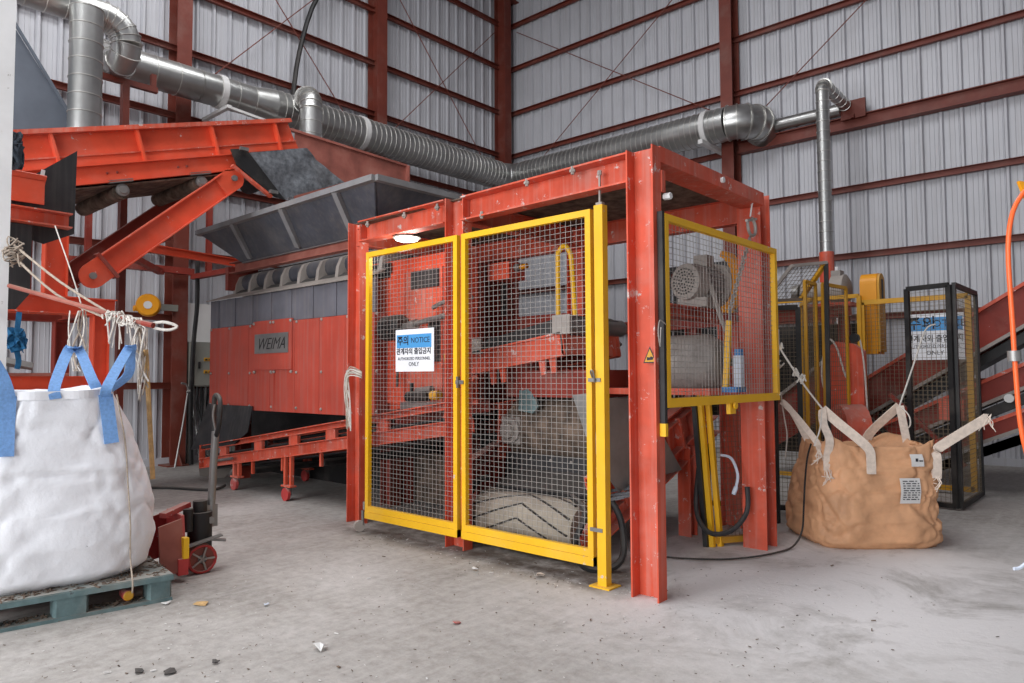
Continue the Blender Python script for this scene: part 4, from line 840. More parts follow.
part('pump_body', MB().cyl((-5.55, 4.62, 1.2), (-5.25, 4.62, 1.22), .055, n=12).cyl((-5.5, 4.62, 1.22), (-5.5, 4.62, 1.34), .02), BLACK, mb, 40); part('pump_valve', MB().cyl((-5.42, 4.62, 1.26), (-5.2, 4.62, 1.28), .035, n=10), STEEL, mb, True); part('pump_cap', MB().cyl((-5.2, 4.62, 1.22), (-5.1, 4.62, 1.225), .045, n=12), YELD, mb); part('foot', MB().box((-5.6, 4.56, 1.08), (-5.1, 4.68, 1.15)), STEEL, mb)
ys = root('yellow_flat_bar', (-4.95, 4.6, 1.1), 'short yellow flat bar leaning in front of the red housing', 'bar')
part('bar', MB().bar((-4.93, 4.66, 1.08), (-5.05, 4.66, 1.62), .05, .012), YELD, ys)
wb_ = root('dark_red_screen', (-4.3, 5.95, 0), 'dark red steel screen with a square opening at the back of the cage', 'screen')
Yw = 5.95
def sb_(x0, x1, z0, z1, m=REDD): return part('screen_plate', MB().box((x0, Yw, z0), (x1, Yw+.03, z1)), m, wb_)
sb_(-5.9, -5.28, .9, 2.88); sb_(-5.28, -4.58, 2.76, 2.88); sb_(-5.28, -4.58, .9, 2.06); sb_(-4.58, -4.24, .9, 2.88)
part('brace', MB().bar((-4.5, Yw-.04, 2.2), (-3.9, Yw-.04, 1.7), .05, .03), STEEL, wb_)
for x in (-5.85, -4.28): part('leg', MB().ibeam((x, Yw+.1, 0), (x, Yw+.1, 2.5), .12, .1, (1, 0, 0)), REDD, wb_)
rbx = root('red_junction_box', (-5.1, 5.3, 2.3), 'small bright red box with cable gland before the dark red screen', 'box')
part('body', MB().box((-5.3, 5.5, 2.42), (-4.99, 5.75, 2.6)), RED, rbx); part('gland', MB().cyl((-4.99, 5.6, 2.54), (-4.91, 5.6, 2.54), .04), STEEL, rbx, True); part('gland_nut', MB().cyl((-4.91, 5.6, 2.54), (-4.83, 5.6, 2.545), .028), AMB, rbx); part('switch_bar', MB().box((-5.3, 5.7, 2.05), (-5.25, 5.75, 2.42)), BLACK, rbx)
hp2 = root('yellow_hoop', (-4.1, 4.95, 1.78), 'yellow bent tube hoop standing upright on the magnetic separator', 'hoop')
part('hoop', MB().tube([(-3.87, 4.9, 1.83), (-3.87, 4.9, 2.4), (-3.85, 4.9, 2.49), (-3.8, 4.9, 2.53), (-3.75, 4.9, 2.49), (-3.72, 4.9, 2.4), (-3.7, 4.9, 2.1), (-3.68, 4.9, 1.86)], .022, 8), YEL, hp2, True)
ms = root('magnetic_separator', (-4.0, 4.8, 1.2), 'red overhead separator frame with black belt above the dark drum, behind the right mesh gate', 'separator')
q0, q1 = V((-4.72, 4.55, 1.5)), V((-3.55, 4.55, 1.66)); d = (q1-q0).normalized(); nz2 = V((-d.z, 0, d.x))
for dy in (0, .75):
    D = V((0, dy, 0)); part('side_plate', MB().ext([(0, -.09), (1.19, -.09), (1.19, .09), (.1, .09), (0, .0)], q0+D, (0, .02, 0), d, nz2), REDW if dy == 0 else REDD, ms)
    part('edge_flange', MB().ext([(0, .08), (1.19, .08), (1.19, .095), (0.08, .095)], q0+D-V((0, .03, 0)), (0, .08, 0), d, nz2), REDW, ms); part('edge_flange', MB().ext([(0, -.1), (1.19, -.1), (1.19, -.085), (0, -.085)], q0+D-V((0, .03, 0)), (0, .08, 0), d, nz2), REDW, ms)
    for s in (.38, .5, .95, 1.06): part('lug', MB().ext([(-.03, -.22), (.02, -.22), (.03, -.1), (-.04, -.1)], q0+d*s+D, (0, .02, 0), d, nz2), REDW, ms)
part('end_plate', MB().plate([q1+nz2*.09, q1-nz2*.09, q1-nz2*.09+V((.05, .75, 0)), q1+nz2*.09+V((.05, .75, 0))], (-.02, 0, 0)), REDW, ms)
part('belt', MB().ext([(.2, .1), (.26, .07), (1.2, .07), (1.28, .13), (1.28, .2), (1.2, .24), (.26, .2), (.2, .15)], q0+V((0, .1, 0)), (0, .6, 0), d, nz2), RUB, ms, 30)
part('belt_roller', MB().cyl(q0+d*.22+nz2*.13+V((0, .0, 0)), q0+d*.22+nz2*.13+V((0, .8, 0)), .055), STEEL, ms, True); part('belt_roller', MB().cyl(q0+d*1.22+nz2*.15+V((0, .0, 0)), q0+d*1.22+nz2*.15+V((0, .8, 0)), .075), STEEL, ms, True)
part('pillow_block', MB().box(q0+d*.16+nz2*.1-V((.05, .03, .02)), q0+d*.28+nz2*.16+V((.02, 0, .04))), DUST, ms); part('pillow_block', MB().box(q0+d*1.16+nz2*.1-V((.05, .03, .02)), q0+d*1.28+nz2*.18+V((.02, 0, .04))), DUST, ms)
part('lower_box', MB().box((-4.35, 4.75, 1.22), (-3.4, 5.35, 1.45)), REDD, ms)
part('diagonal_arm', MB().bar((-4.72, 4.5, 1.42), (-4.85, 4.5, 1.02), .07, .05), REDW, ms); part('diagonal_arm', MB().bar((-4.5, 4.5, 1.4), (-4.72, 4.5, 1.05), .06, .05), REDW, ms)
for x, y in ((-4.75, 5.5), (-3.3, 5.5)): part('post', MB().ibeam((x, y, 0), (x, y, 1.6), .12, .1, (1, 0, 0)), REDD, ms)
part('hang_chain', MB().tube([(-4.85, 4.5, 2.3), (-4.8, 4.5, 1.75), (-4.72, 4.5, 1.5)], .012, 5), DUST, ms)
# big dusty drum and apron of the inclined conveyor, drum axis along the gates
dr = root('inclined_conveyor', (-3.6, 5.2, 0), 'red ribbed inclined conveyor with dusty tail drum behind the right gate, rising to the back', 'conveyor')
part('tail_drum', MB().rev([(0, .05), (.0, .2), (.04, .215), (1.0, .215), (1.04, .2), (1.04, .05)], (-4.28, 4.42, .24), (1, 0, 0), 28), LAG, dr, 40)
lg = MB()
for k in range(11):
    a0 = k*2*math.pi/11
    for sg in (1, -1):
        ps = []
        for i in range(9):
            t = i/8; a = a0+t*.9; x = -3.76+sg*t*.5; ps.append((x, 4.42+math.cos(a)*.214, .24+math.sin(a)*.214))
        lg.tube(ps, .009, 4, 1)
part('lagging_grooves', lg, BLACK, dr, stuff=True)
part('rubber_apron', MB().plate([(-4.42, 4.78, .3), (-3.3, 4.78, .3), (-3.3, 4.82, .72), (-4.42, 4.82, .72)], (0, .015, 0)), RUB, dr, label='dark grey rubber apron')
bm = MB()
for i in range(5): bm.ball((-4.33+i*.22, 4.805, .68), .014, 6)
part('apron_bolts', bm, DUST, dr, stuff=True)
part('upper_drum', MB().rev([(0, .04), (0, .27), (.05, .29), (1.1, .29), (1.12, .04)], (-4.4, 5.05, .93), (1, 0, 0), 28), JUNK, dr, 40)
bgp = part('bearing_plate', MB().plate([(-4.42, 4.72, .66), (-4.42, 4.74, 1.16), (-4.42, 5.3, 1.16), (-4.42, 5.3, .66)], (-.02, 0, 0)), REDW, dr)
part('bearing', MB().rev([(0, .11), (.05, .11), (.06, .075), (.1, .07), (.12, .035)], (-4.3, 4.78, .92), (0, -1, 0), 18).box((-4.42, 4.76, .8), (-4.2, 4.79, 1.04)), DUST, dr, 40)
part('scrap_chunk', MB().plate([(-4.18, 4.72, 1.1), (-4.02, 4.72, 1.08), (-3.97, 4.74, 1.14), (-4.12, 4.76, 1.36), (-4.2, 4.76, 1.34)], (0, .03, 0)), PALL, dr, label='grey green guard plate')
part('guard_plate', MB().plate([(-3.42, 4.5, 1.25), (-3.25, 4.5, 1.27), (-3.2, 4.55, .75), (-3.3, 4.5, .95)], (0, .02, 0)), STEEL, dr)
part('guard_plate', MB().plate([(-3.0, 4.33, 1.24), (-3.0, 4.85, 1.22), (-3.0, 5.45, .61), (-3.0, 4.76, .58), (-3.0, 4.51, .54), (-3.0, 4.32, .72)], (-.015, 0, 0)), STEEL, dr, label='slanted grey side guard')
# ribbed side frame along +Y rising
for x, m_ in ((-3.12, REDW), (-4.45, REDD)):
    a, b = V((x, 4.25, .2)), V((x, 6.3, .95)); dd = (b-a).normalized(); nn = V((0, -dd.z, dd.y))
    part('side_channel', MB().ibeam(a, b, .16, .1, nn, .012, True), m_, dr); part('upper_channel', MB().ibeam(a+nn*.36+dd*.2, b+nn*.36, .1, .1, nn, .012, True), m_, dr)
    for s in (.25, .5, .75, 1.0, 1.25, 1.5, 1.75, 2.0): part('rib', MB().ext([(-.012, .06), (.012, .06), (.012, .34), (-.012, .34)], a+dd*s+V((.06, 0, 0)), (-.1, 0, 0), dd, nn), m_, dr)
    part('web_plate', MB().ext([(.2, .06), (2.1, .06), (2.1, .34), (.2, .34)], a-V((.02, 0, 0)), (-.02, 0, 0), dd, nn), m_, dr)
    part('leg', MB().ibeam((x, 5.76, 0), (x, 5.76, .78), .12, .12, (0, 1, 0)), m_, dr)
part('belt', MB().plate([(-4.25, 4.5, .46), (-3.25, 4.5, .46), (-3.25, 6.4, 1.16), (-4.25, 6.4, 1.16)], .02), RUB, dr)
jx_ = MB(); random.seed(8)
for i in range(40):
    c = V((-3.02+random.uniform(-.06, .1), random.uniform(4.4, 5.0), 0)); c.z = .42+(c.y-4.25)*.36; s = random.uniform(.02, .05); jx_.bar(c-V((s, s*.3, 0)), c+V((s, s, s*.6)), s*.7, s*.4)
part('caught_litter', jx_, CRUMP, dr, stuff=True)
part('cable_tray', MB().tube([(-4.4, 4.35, .42), (-4.3, 4.33, .52), (-4.2, 4.36, .56)], .03, 6), BLACK, dr, True)
hz = root('hose_coil', (-3.2, 4.3, 0), 'black hose coil on the floor beside the dusty tail drum', 'hose')
part('hose', MB().tube([(-3.3, 4.32, .5), (-3.1, 4.22, .42), (-3.15, 4.16, .2), (-3.1, 4.2, .04), (-2.95, 4.3, .03), (-2.9, 4.4, .12), (-2.95, 4.45, .35), (-3.05, 4.45, .5)], .025, 7), BLACK, hz, True)
# gearmotor, its beam, and the grey drum behind the side mesh panel
GM = V((-2.98, 5.5, 2.2))
gm = root('gear_motor', (-2.9, 5.5, 1.95), 'dusty grey gear motor with round vented cowl behind the side mesh panel', 'motor')
part('fan_cowl', MB().rev([(0, .12), (.015, .155), (.15, .165)], GM, (.2, .98, -.02), 22), DUST, gm, 40)
gl = MB(); ax = V((.2, .98, -.02)).normalized(); gu = ax.orthogonal().normalized(); gv = ax.cross(gu)
for i in range(1, 5):
    for k in range(6*i): a = 2*math.pi*k/(6*i); c = GM+(gu*math.cos(a)+gv*math.sin(a))*.027*i; gl.cyl(c-ax*.004, c+ax*.002, .009, n=6)
part('cowl_holes', gl, BLACK, gm, stuff=True)
part('stator', MB().rev([(.15, .15), (.2, .16), (.34, .16), (.36, .12)], GM, ax, 22), STEEL, gm, 40)
fm = MB()
for k in range(20):
    a = 2*math.pi*k/20; c = GM+(gu*math.cos(a)+gv*math.sin(a))*.165; fm.bar(c+ax*.17, c+ax*.34, .008, .02, gu*math.cos(a+1.57)+gv*math.sin(a+1.57))
part('cooling_fins', fm, DUST, gm, stuff=True)
part('terminal_box', MB().box((-2.95, 5.62, 2.33), (-2.83, 5.76, 2.43)), DUST, gm); part('gearbox', MB().rev([(.36, .14), (.4, .19), (.5, .19), (.56, .12), (.6, .05)], GM, ax, 20), DUST, gm, 40); part('foot', MB().box((-3.07, 5.55, 1.98), (-2.8, 5.95, 2.06)), DUST, gm)
part('motor_cable', MB().tube([(-2.85, 5.68, 2.28), (-2.75, 5.6, 2.05), (-2.62, 5.45, 1.85), (-2.5, 5.3, 1.72)], .02, 6), DUST, gm, True)
rb = root('motor_support_beam', (-3.0, 5.7, 0), 'red beam on a red post carrying the gear motor', 'beam')
part('beam', MB().ibeam((-2.98, 5.1, 1.93), (-2.98, 6.5, 1.93), .1, .18, (0, 0, 1)), REDW, rb); part('post', MB().ibeam((-2.98, 6.4, 0), (-2.98, 6.4, 1.88), .2, .16, (1, 0, 0)), REDW, rb); part('post', MB().ibeam((-3.4, 6.45, 0), (-3.4, 6.45, 1.88), .12, .12, (1, 0, 0)), REDD, rb)
part('cross_beam', MB().ibeam((-4.3, 6.45, 1.9), (-2.98, 6.45, 1.93), .12, .1, (0, 0, 1)), REDD, rb)
sc = root('strip_curtain', (-3.5, 6.75, 0), 'dark vertical strip curtain behind the gear motor and drum', 'curtain')
part('top_rail', MB().box((-4.2, 6.72, 2.48), (-2.7, 6.78, 2.54)), BLACK, sc)
for i in range(11):
    x = -4.18+i*.134; part('strip', MB().box((x, 6.73+.015*(i % 2), 1.0), (x+.118, 6.737+.015*(i % 2), 2.5)), RUB if i % 3 else BLACK, sc)
for x in (-4.2, -2.74): part('leg', MB().bar((x, 6.78, 0), (x, 6.78, 2.5), .05), BLACK, sc)
bgd = root('belt_guard', (-2.62, 5.75, 1.9), 'narrow yellow curved belt guard behind the side mesh panel', 'guard')
part('guard', MB().ext([(.2*math.cos(R(a)), .27*math.sin(R(a))) for a in range(-80, 81, 16)]+[(.13*math.cos(R(a)), .22*math.sin(R(a))) for a in range(80, -81, -16)], (-2.78, 5.72, 2.2), (.03, .06, 0), (.7, .7, 0), (0, 0, 1)), AMB, bgd)
part('foot', MB().bar((-2.7, 5.8, 1.97), (-2.7, 5.8, 1.93), .05), AMB, bgd)
gd = root('grey_pulley_drum', (-2.8, 5.2, 1.25), 'dusty grey rounded drum lying in a red trough behind the side mesh panel', 'drum')
part('drum', MB().rev([(0, .1), (.0, .2), (.02, .225), (.62, .225), (.7, .18), (.73, .06)], (-3.25, 5.2, 1.5), (1, .1, 0), 24), DRUM, gd, 50)
part('trough', MB().plate([(-3.4, 4.95, 1.3), (-2.5, 4.98, 1.3), (-2.5, 5.45, 1.3), (-3.4, 5.45, 1.3)], -.05), REDW, gd); part('trough_side', MB().box((-3.4, 5.44, 1.25), (-2.5, 5.47, 1.42)), REDW, gd); part('trough_leg', MB().bar((-3.3, 5.3, 0), (-3.3, 5.3, 1.26), .1), REDD, gd); part('lever', MB().bar((-3.05, 5.02, 1.74), (-3.0, 5.02, 1.62), .1, .03), DUST, gd); part('shaft', MB().cyl((-2.55, 5.27, 1.5), (-2.42, 5.29, 1.5), .03), STEEL, gd)
# slanted yellow mesh door leaning inside, hoses, plastic
ld = root('leaning_mesh_door', (-2.8, 5.5, 0), 'yellow edged mesh door leaning inside the cage by the far right post', 'door')
for x, y, m_ in ((-2.8, 5.47, BLACK), (-2.76, 5.5, YEL), (-2.72, 5.56, YEL)): part('stile', MB().bar((x, y, .0), (x-.13, y+.06, 1.35), .04), m_, ld)
part('wire_mesh', wiremesh(MB(), (-2.7, 5.6, .02), (0.3, .6, 0), V((-.12, .06, 1.3)), 9, 30, .34, 1.3), WIRED, ld, stuff=True)
part('bottom_rail', MB().bar((-2.76, 5.52, .05), (-2.5, 5.95, .05), .05), YELD, ld)
single('hose_loop', MB().tube([(-2.9, 5.55, .62), (-2.86, 5.42, .3), (-2.72, 5.35, .15), (-2.58, 5.45, .16), (-2.5, 5.58, .3), (-2.5, 5.6, .5)], .02, 8), RUB, 'dark hose looped round the foot of the leaning mesh door', 'hose', smooth=True)
single('white_cable_end', MB().tube([(-2.72, 5.6, .74), (-2.62, 5.58, .72), (-2.56, 5.56, .6), (-2.57, 5.55, .5)], .012, 6).cyl((-2.57, 5.55, .5), (-2.59, 5.54, .44), .018), PLW, 'short white cable end hanging by the far right post', 'cable', smooth=True)
bl = root('blue_white_bottle', (-2.5, 5.2, 1.25), 'tall blue and white plastic bottle behind the side mesh panel', 'bottle')
part('body', MB().box((-2.42, 5.22, 1.3), (-2.36, 5.28, 1.55)), PLW, bl); part('cap', MB().box((-2.415, 5.225, 1.55), (-2.365, 5.275, 1.6)), BLUEP, bl); part('base', MB().box((-2.48, 5.14, 1.27), (-2.36, 5.3, 1.31)), BLUEP, bl)
yr = single('yellow_upright_bar', MB().bar((-2.47, 5.18, 1.27), (-2.44, 5.2, 1.82), .04, .03), YEL, 'short upright yellow bar behind the side mesh panel', 'bar')
fcab = MB().tube([(-2.9, 4.9, .015), (-2.75, 4.95, .015), (-2.5, 5.12, .015), (-2.35, 5.35, .015), (-2.27, 5.6, .015), (-2.24, 5.85, .02), (-2.22, 6.0, .12), (-2.23, 6.08, .3), (-2.23, 6.12, .5), (-2.22, 6.16, .7), (-2.2, 6.2, .82)], .008, 6)
single('black_floor_cable', fcab, BLACK, 'thin black cable running over the floor and up the tan sack', 'cable', smooth=True)
# ================================================================== tan bulk sack at the right
U, W_, A0 = V((.734, .679, 0)), V((-.679, .734, 0)), V((-1.96, 6.65, 0))
def frT(p): return A0+U*p.x+W_*p.y+V((0, 0, p.z))
ts = root('tan_bulk_sack', tuple(A0), 'slumped tan woven bulk sack with cream lifting straps on the floor beside the cage', 'bulk sack')
def rimT(a, t):
    k = max(0, t-.55)/.45
    return k*k*(.03*math.cos(4*a+math.pi)+.015*math.sin(a*2+.6)+.012*math.sin(7*a))
tbody = sack('body', [(0, .49, .43, 0, 0), (.05, .54, .48, 0, .01), (.2, .535, .49, 0, .0), (.45, .515, .45, 0, -.02), (.65, .49, .4, .01, -.05), (.84, .47, .35, .02, -.07)], [(.96, -.01), (.86, -.05), (.6, -.1), (.3, -.14), (.02, -.15)], 160, (4.6, 4.4), frT, .03, 4, FIBT, ts, rimT)
def tp(x, y, z): return frT(V((x, y, z)))
def tf(x, z, off=.02): return surf(tbody, frT, x, z, off, -2)
t2_, t1_, t3_, t4_ = V((-2.1, 6.2, 1.115)), V((-2.54, 6.45, 1.16)), V((-1.73, 7.08, 1.12)), V((-1.03, 6.8, 1.05))
# the four lifting straps: sewn leg, loop
part('lifting_strap', MB().strap([tf(-.12, .6), tf(-.12, .7), tf(-.13, .79), tp(-.2, -.43, .87), tp(-.33, -.36, 1.0), t2_], .075, .008, [U, U, U, (.6, .4, .4), (.6, .2, .6), (.6, .2, .6)]), WEB, ts, True)
part('lifting_strap', MB().strap([t2_, tp(-.45, -.34, 1.0), tp(-.43, -.4, .87), tf(-.43, .74), tf(-.43, .62)], .065, .008, [(.6, .2, .6), U, U, U, U]), WEB, ts, True)
part('lifting_strap', MB().strap([tp(-.46, -.28, .78), tp(-.48, -.24, .86), t1_.lerp(tp(-.46, -.2, .9), .4), t1_, t1_.lerp(tp(-.4, .1, .9), .4)+V((0, 0, .02)), tp(-.4, .1, .82)], .05, .008, (.2, .5, .8)), WEB, ts, True)
part('lifting_strap', MB().strap([tp(.2, .26, .8), tp(.26, .25, .9), t3_], .085, .008, [U, U, (.7, .5, .2)]), WEB, ts, True)
part('lifting_strap', MB().strap([t3_, tp(.46, .12, 1.0), tp(.46, .06, .8)], .07, .008, [(.7, .5, .2), U, U]), WEB, ts, True)
part('lifting_strap', MB().strap([tf(.42, .56), tf(.43, .68), tf(.44, .78), tp(.52, -.44, .86), t4_], .075, .018, [U, U, (.3, 0, .9), (.2, 0, .9), (.2, 0, .9)]), WEB, ts, True)
for p in (tf(-.43, .6), tp(-.47, -.28, .76), t4_, tf(.42, .56)):
    fr_ = MB()
    for i in range(8): fr_.tube([p+V((random.uniform(-.03, .03), 0, .03)), p+V((random.uniform(-.04, .04), -.015, -.03)), p+V((random.uniform(-.06, .06), -.02, -.08+random.uniform(-.03, .06)))], .0035, 4, 2)
    part('frayed_end', fr_, WEB, ts, stuff=True)
def tag_(name, x0, x1, z0, z1, m):
    xm = (x0+x1)/2; return part(name, MB().strap([tf(xm, z0, .02), tf(xm, (z0+z1)/2, .022), tf(xm, z1, .02)], x1-x0, .004, U, 3), m, ts)
dl = tag_('document_label', .09, .25, .37, .57, WBOARD)
lm = MB(); random.seed(2)
for k in range(9):
    z = .545-k*.018; x = .105; q = (tf(.17, .37, .02).lerp(tf(.17, .47, .022), (z-.37)/.1) if z < .47 else tf(.17, .47, .022).lerp(tf(.17, .57, .02), (z-.47)/.1))-W_*.012
    while x < .225:
        l = random.uniform(.012, .04); l = min(l, .235-x); lm.plate([q+U*(x-.17), q+U*(x+l-.17), q+U*(x+l-.17)+V((0, 0, .007)), q+U*(x-.17)+V((0, 0, .007))], W_*-.001); x += l+.012
part('small_print', lm, INK, dl, stuff=True)
cl_ = tag_('corner_label', .2, .3, .66, .755, WBOARD)
q = tf(.25, .7, .026); part('printed_mark', MB().plate([q-U*.02, q, q+V((0, 0, .025)), q-U*.02+V((0, 0, .025))], W_*-.001).plate([q+U*.01, q+U*.04, q+U*.04+V((0, 0, .01)), q+U*.01+V((0, 0, .01))], W_*-.001), INK, cl_)
tr = root('sack_tie_ropes', (-2.3, 6.4, 1.1), 'white tie strings holding the straps of the tan sack', 'string')
pc = V((-2.29, 5.8, 1.62)); t5_ = V((-1.81, 8.5, 1.86))
part('string', MB().tube([pc, pc.lerp(t2_, .5)+V((0, 0, -.02)), t2_], .008, 6), ROPE, tr, True); part('string', MB().tube([pc+V((0, -.02, -.38)), pc.lerp(t1_, .6)+V((0, 0, -.1)), t1_], .006, 6), ROPE, tr, True)
part('string', MB().tube([t3_, t3_.lerp(t5_, .5), t5_, (-1.72, 8.52, 1.92)], .008, 6), ROPE, tr, True); part('string', MB().tube([t2_, tp(-.5, -.38, .95), tp(-.54, -.36, .82)], .006, 6), ROPE, tr, True)
part('string', MB().tube([t1_, t1_+V((.03, -.02, -.15)), t1_+V((.05, -.02, -.3)), t1_+V((.03, -.02, -.5))], .006, 6), ROPE, tr, True)
part('string', MB().tube([t3_, t3_+V((.07, .0, -.08)), t3_+V((.08, 0, -.17)), t3_+V((.03, 0, -.22))], .006, 6), ROPE, tr, True)
kn = MB()
for c in (pc, pc.lerp(t2_, .38), pc.lerp(t2_, .5), pc.lerp(t1_, .3)):
    for i in range(5): kn.tube([c+V((random.uniform(-.03, .03), random.uniform(-.03, .03), random.uniform(-.04, .04))) for _ in range(3)], .007, 5, 2)
part('knots', kn, ROPE, tr, True, stuff=True)

# ================================================================== guarded conveyor line at the back right
def frame_panel(name, label, cat, p, q, z0, z1, m, w_=.05, wm=WIRED, su=.05, sv=.05, mid=()):
    p, q = V(p), V(q); d = (q-p); L_ = d.length; d.normalize(); n = d.cross(V((0, 0, 1)))
    g = root(name, (p.x, p.y, z0), label, cat)
    part('stile', MB().bar(p+V((0, 0, z0)), p+V((0, 0, z1)), w_, w_*.8, d), m, g); part('stile', MB().bar(q+V((0, 0, z0)), q+V((0, 0, z1)), w_, w_*.8, d), m, g)
    part('rail', MB().bar(p+V((0, 0, z1)), q+V((0, 0, z1)), w_*.8, w_), m, g); part('rail', MB().bar(p+V((0, 0, z0+.02)), q+V((0, 0, z0+.02)), w_*.8, w_), m, g)
    for z in mid: part('rail', MB().bar(p+V((0, 0, z)), q+V((0, 0, z)), w_*.6, w_*.7), m, g)
    part('wire_mesh', wiremesh(MB(), p+V((0, 0, z0)), d, (0, 0, 1), max(3, round(L_/su)), round((z1-z0)/sv), L_, z1-z0, .0017), wm, g, stuff=True)
    return g
frame_panel('black_mesh_door', 'open black framed mesh door at the back right, outer wing', 'door', (-1.56, 8.62, 0), (-1.55, 9.75, 0), .02, 2.33, BLACK)
frame_panel('black_mesh_door', 'narrow black framed mesh wing joined to the outer black mesh door', 'door', (-2.02, 8.7, 0), (-1.6, 8.58, 0), .02, 2.33, BLACK)
yf = frame_panel('yellow_mesh_fence', 'yellow framed mesh fence before the red inclined conveyors', 'fence', (-2.77, 9.72, 0), (-1.62, 9.72, 0), .05, 2.31, YELD, .06)
frame_panel('yellow_mesh_fence', 'yellow framed mesh fence section running back beside the dark mesh doors', 'fence', (-2.8, 9.7, 0), (-4.15, 9.75, 0), .05, 2.4, YELD, .05)
for i, (p, q, lab) in enumerate((((-2.62, 7.32, 0), (-2.62, 7.62, 0), 'folded dark mesh door leaf nearest the tan sack'), ((-2.66, 7.7, 0), (-3.02, 8.3, 0), 'yellow edged mesh door leaf folded behind the first leaf'), ((-2.56, 7.66, 0), (-2.5, 8.2, 0), 'third folded mesh leaf standing beside the red stand'))):
    frame_panel('folding_mesh_door', lab, 'door', p, q, .03, 2.34 if i != 1 else 2.2, (YELD, YELD, YELD)[i], .035)
dk = frame_panel('dark_mesh_panel', 'wide dark mesh panel with a small purple notice, left of the folded leaves', 'mesh panel', (-3.55, 7.0, 0), (-2.68, 7.28, 0), .05, 2.08, BLACK, .05, WIRED, .045, .045)
tb = root('folded_top_gate', (-2.8, 7.3, 2.1), 'tilted brown mesh hatch over the folded mesh doors', 'hatch')
hA, hB, hC, hD = V((-2.98, 7.2, 2.16)), V((-2.72, 7.25, 2.5)), V((-2.5, 7.6, 2.55)), V((-2.8, 7.7, 2.2))
for a, b in ((hA, hB), (hB, hC), (hC, hD), (hD, hA)): part('rail', MB().bar(a, b, .05, .03), YELD if a is hC else DUST, tb)
wm_ = MB()
for k in range(1, 9):
    t = k/9; wm_.bar(hA.lerp(hB, t), hD.lerp(hC, t), .004, .004); wm_.bar(hA.lerp(hD, t), hB.lerp(hC, t), .004, .004)
part('wire_mesh', wm_, WIRED, tb, stuff=True)
part('prop', MB().bar((-2.52, 7.6, .04), (-2.5, 7.6, 2.55), .04, .03), BLACK, tb)
def flat_sign(name, label, x0, x1, y, z0, z1, hdr=SIGNB, full=True):
    s = root(name, ((x0+x1)/2, y, z0), label, 'sign'); part('board', MB().box((x0, y, z0), (x1, y+.004, z1)), SIGNW, s)
    part('header_band', MB().box((x0+.01, y-.001, z1-(z1-z0)*.37), (x1-.015, y, z1-(z1-z0)*.08)), hdr, s); return s
n2 = flat_sign('notice_sign', 'wide white notice with blue header on the far yellow fence', -2.26, -1.66, 9.68, 1.57, 2.12)
W2, H2_ = .6, .55
text('주의', .17, (-2.1, 9.6785, 1.95), (1, 0, 0), (0, 0, 1), INK, 'lettering', n2, bold=.002); text('NOTICE', .12, (-1.86, 9.6785, 1.96), (1, 0, 0), (0, 0, 1), INK, 'lettering', n2)
text('관계자외 출입금지', .095, (-1.965, 9.6785, 1.79), (1, 0, 0), (0, 0, 1), INK, 'lettering', n2, bold=.001, sx=.82); text('AUTHORIZED PERSONNEL', .06, (-1.965, 9.6785, 1.71), (1, 0, 0), (0, 0, 1), INK, 'lettering', n2, sx=.75); text('ONLY', .07, (-1.965, 9.6785, 1.63), (1, 0, 0), (0, 0, 1), INK, 'lettering', n2)
n3 = root('small_notice', (-2.95, 7.1, 1.6), 'small white notice with purple header on the dark mesh panel', 'sign')
def npnt(s, z, o=0): return V((-3.0, 7.14, z))+V((.953, .303, 0))*s+V((.303, -.953, 0))*(.02+o)
part('board', MB().plate([npnt(0, 1.6), npnt(.17, 1.6), npnt(.17, 1.86), npnt(0, 1.86)], V((.303, -.953, 0))*.004), SIGNW, n3)
PUR = mat('purple_print', (88, 80, 140), .5, var=.02)
part('header_band', MB().plate([npnt(.01, 1.73, .005), npnt(.16, 1.73, .005), npnt(.16, 1.85, .005), npnt(.01, 1.85, .005)], V((.303, -.953, 0))*.001), PUR, n3)
text('주의', .06, npnt(.085, 1.77, .0075), (.953, .303, 0), (0, 0, 1), SIGNW, 'lettering', n3); text('관계자외', .032, npnt(.085, 1.68, .006), (.953, .303, 0), (0, 0, 1), INK, 'lettering', n3); text('출입금지', .032, npnt(.085, 1.63, .006), (.953, .303, 0), (0, 0, 1), INK, 'lettering', n3)
# red inclined conveyors
def incline(name, label, y, x0, z0, x1, z1, h, wdt=.7, m=REDD, legs=()):
    g = root(name, (x0, y, 0), label, 'conveyor'); a, b = V((x0, y, z0)), V((x1, y, z1)); d = (b-a).normalized(); n = V((-d.z, 0, d.x)); L_ = (b-a).length
    for dy in (0, wdt):
        o_ = a+V((0, dy, 0)); part('side_board', MB().ext([(0, -h/2), (L_, -h/2), (L_, h/2), (0, h/2)], o_, (0, .02, 0), d, n), m, g)
        for zz in (-h/2, h/2): part('flange', MB().ext([(0, zz-.02), (L_, zz-.02), (L_, zz+.02), (0, zz+.02)], o_-V((0, .05, 0)), (0, .1, 0), d, n), DUST if zz < 0 else REDW, g)
    part('belt', MB().ext([(0, 0), (L_, 0), (L_, .03), (0, .03)], a+V((0, .03, 0)), (0, wdt-.06, 0), d, n), RUB, g)
    part('belt_return', MB().ext([(0, -h/2-.16), (L_, -h/2-.16), (L_, -h/2-.05), (0, -h/2-.05)], a+V((0, .05, 0)), (0, wdt-.1, 0), d, n), BLACK, g)
    for s in legs:
        p = a+d*s
        for dy in (0, wdt): part('leg', MB().ibeam((p.x, y+dy+.05, 0), (p.x, y+dy+.05, p.z-h/2), .1, .1, (1, 0, 0)), m, g)
    return g
c1 = incline('incline_conveyor', 'upper dark red inclined conveyor at the back right, by the yellow belt guard', 10.5, -3.4, .82, 1.2, 3.72, .42, .7, REDD, (.6, 4.2))
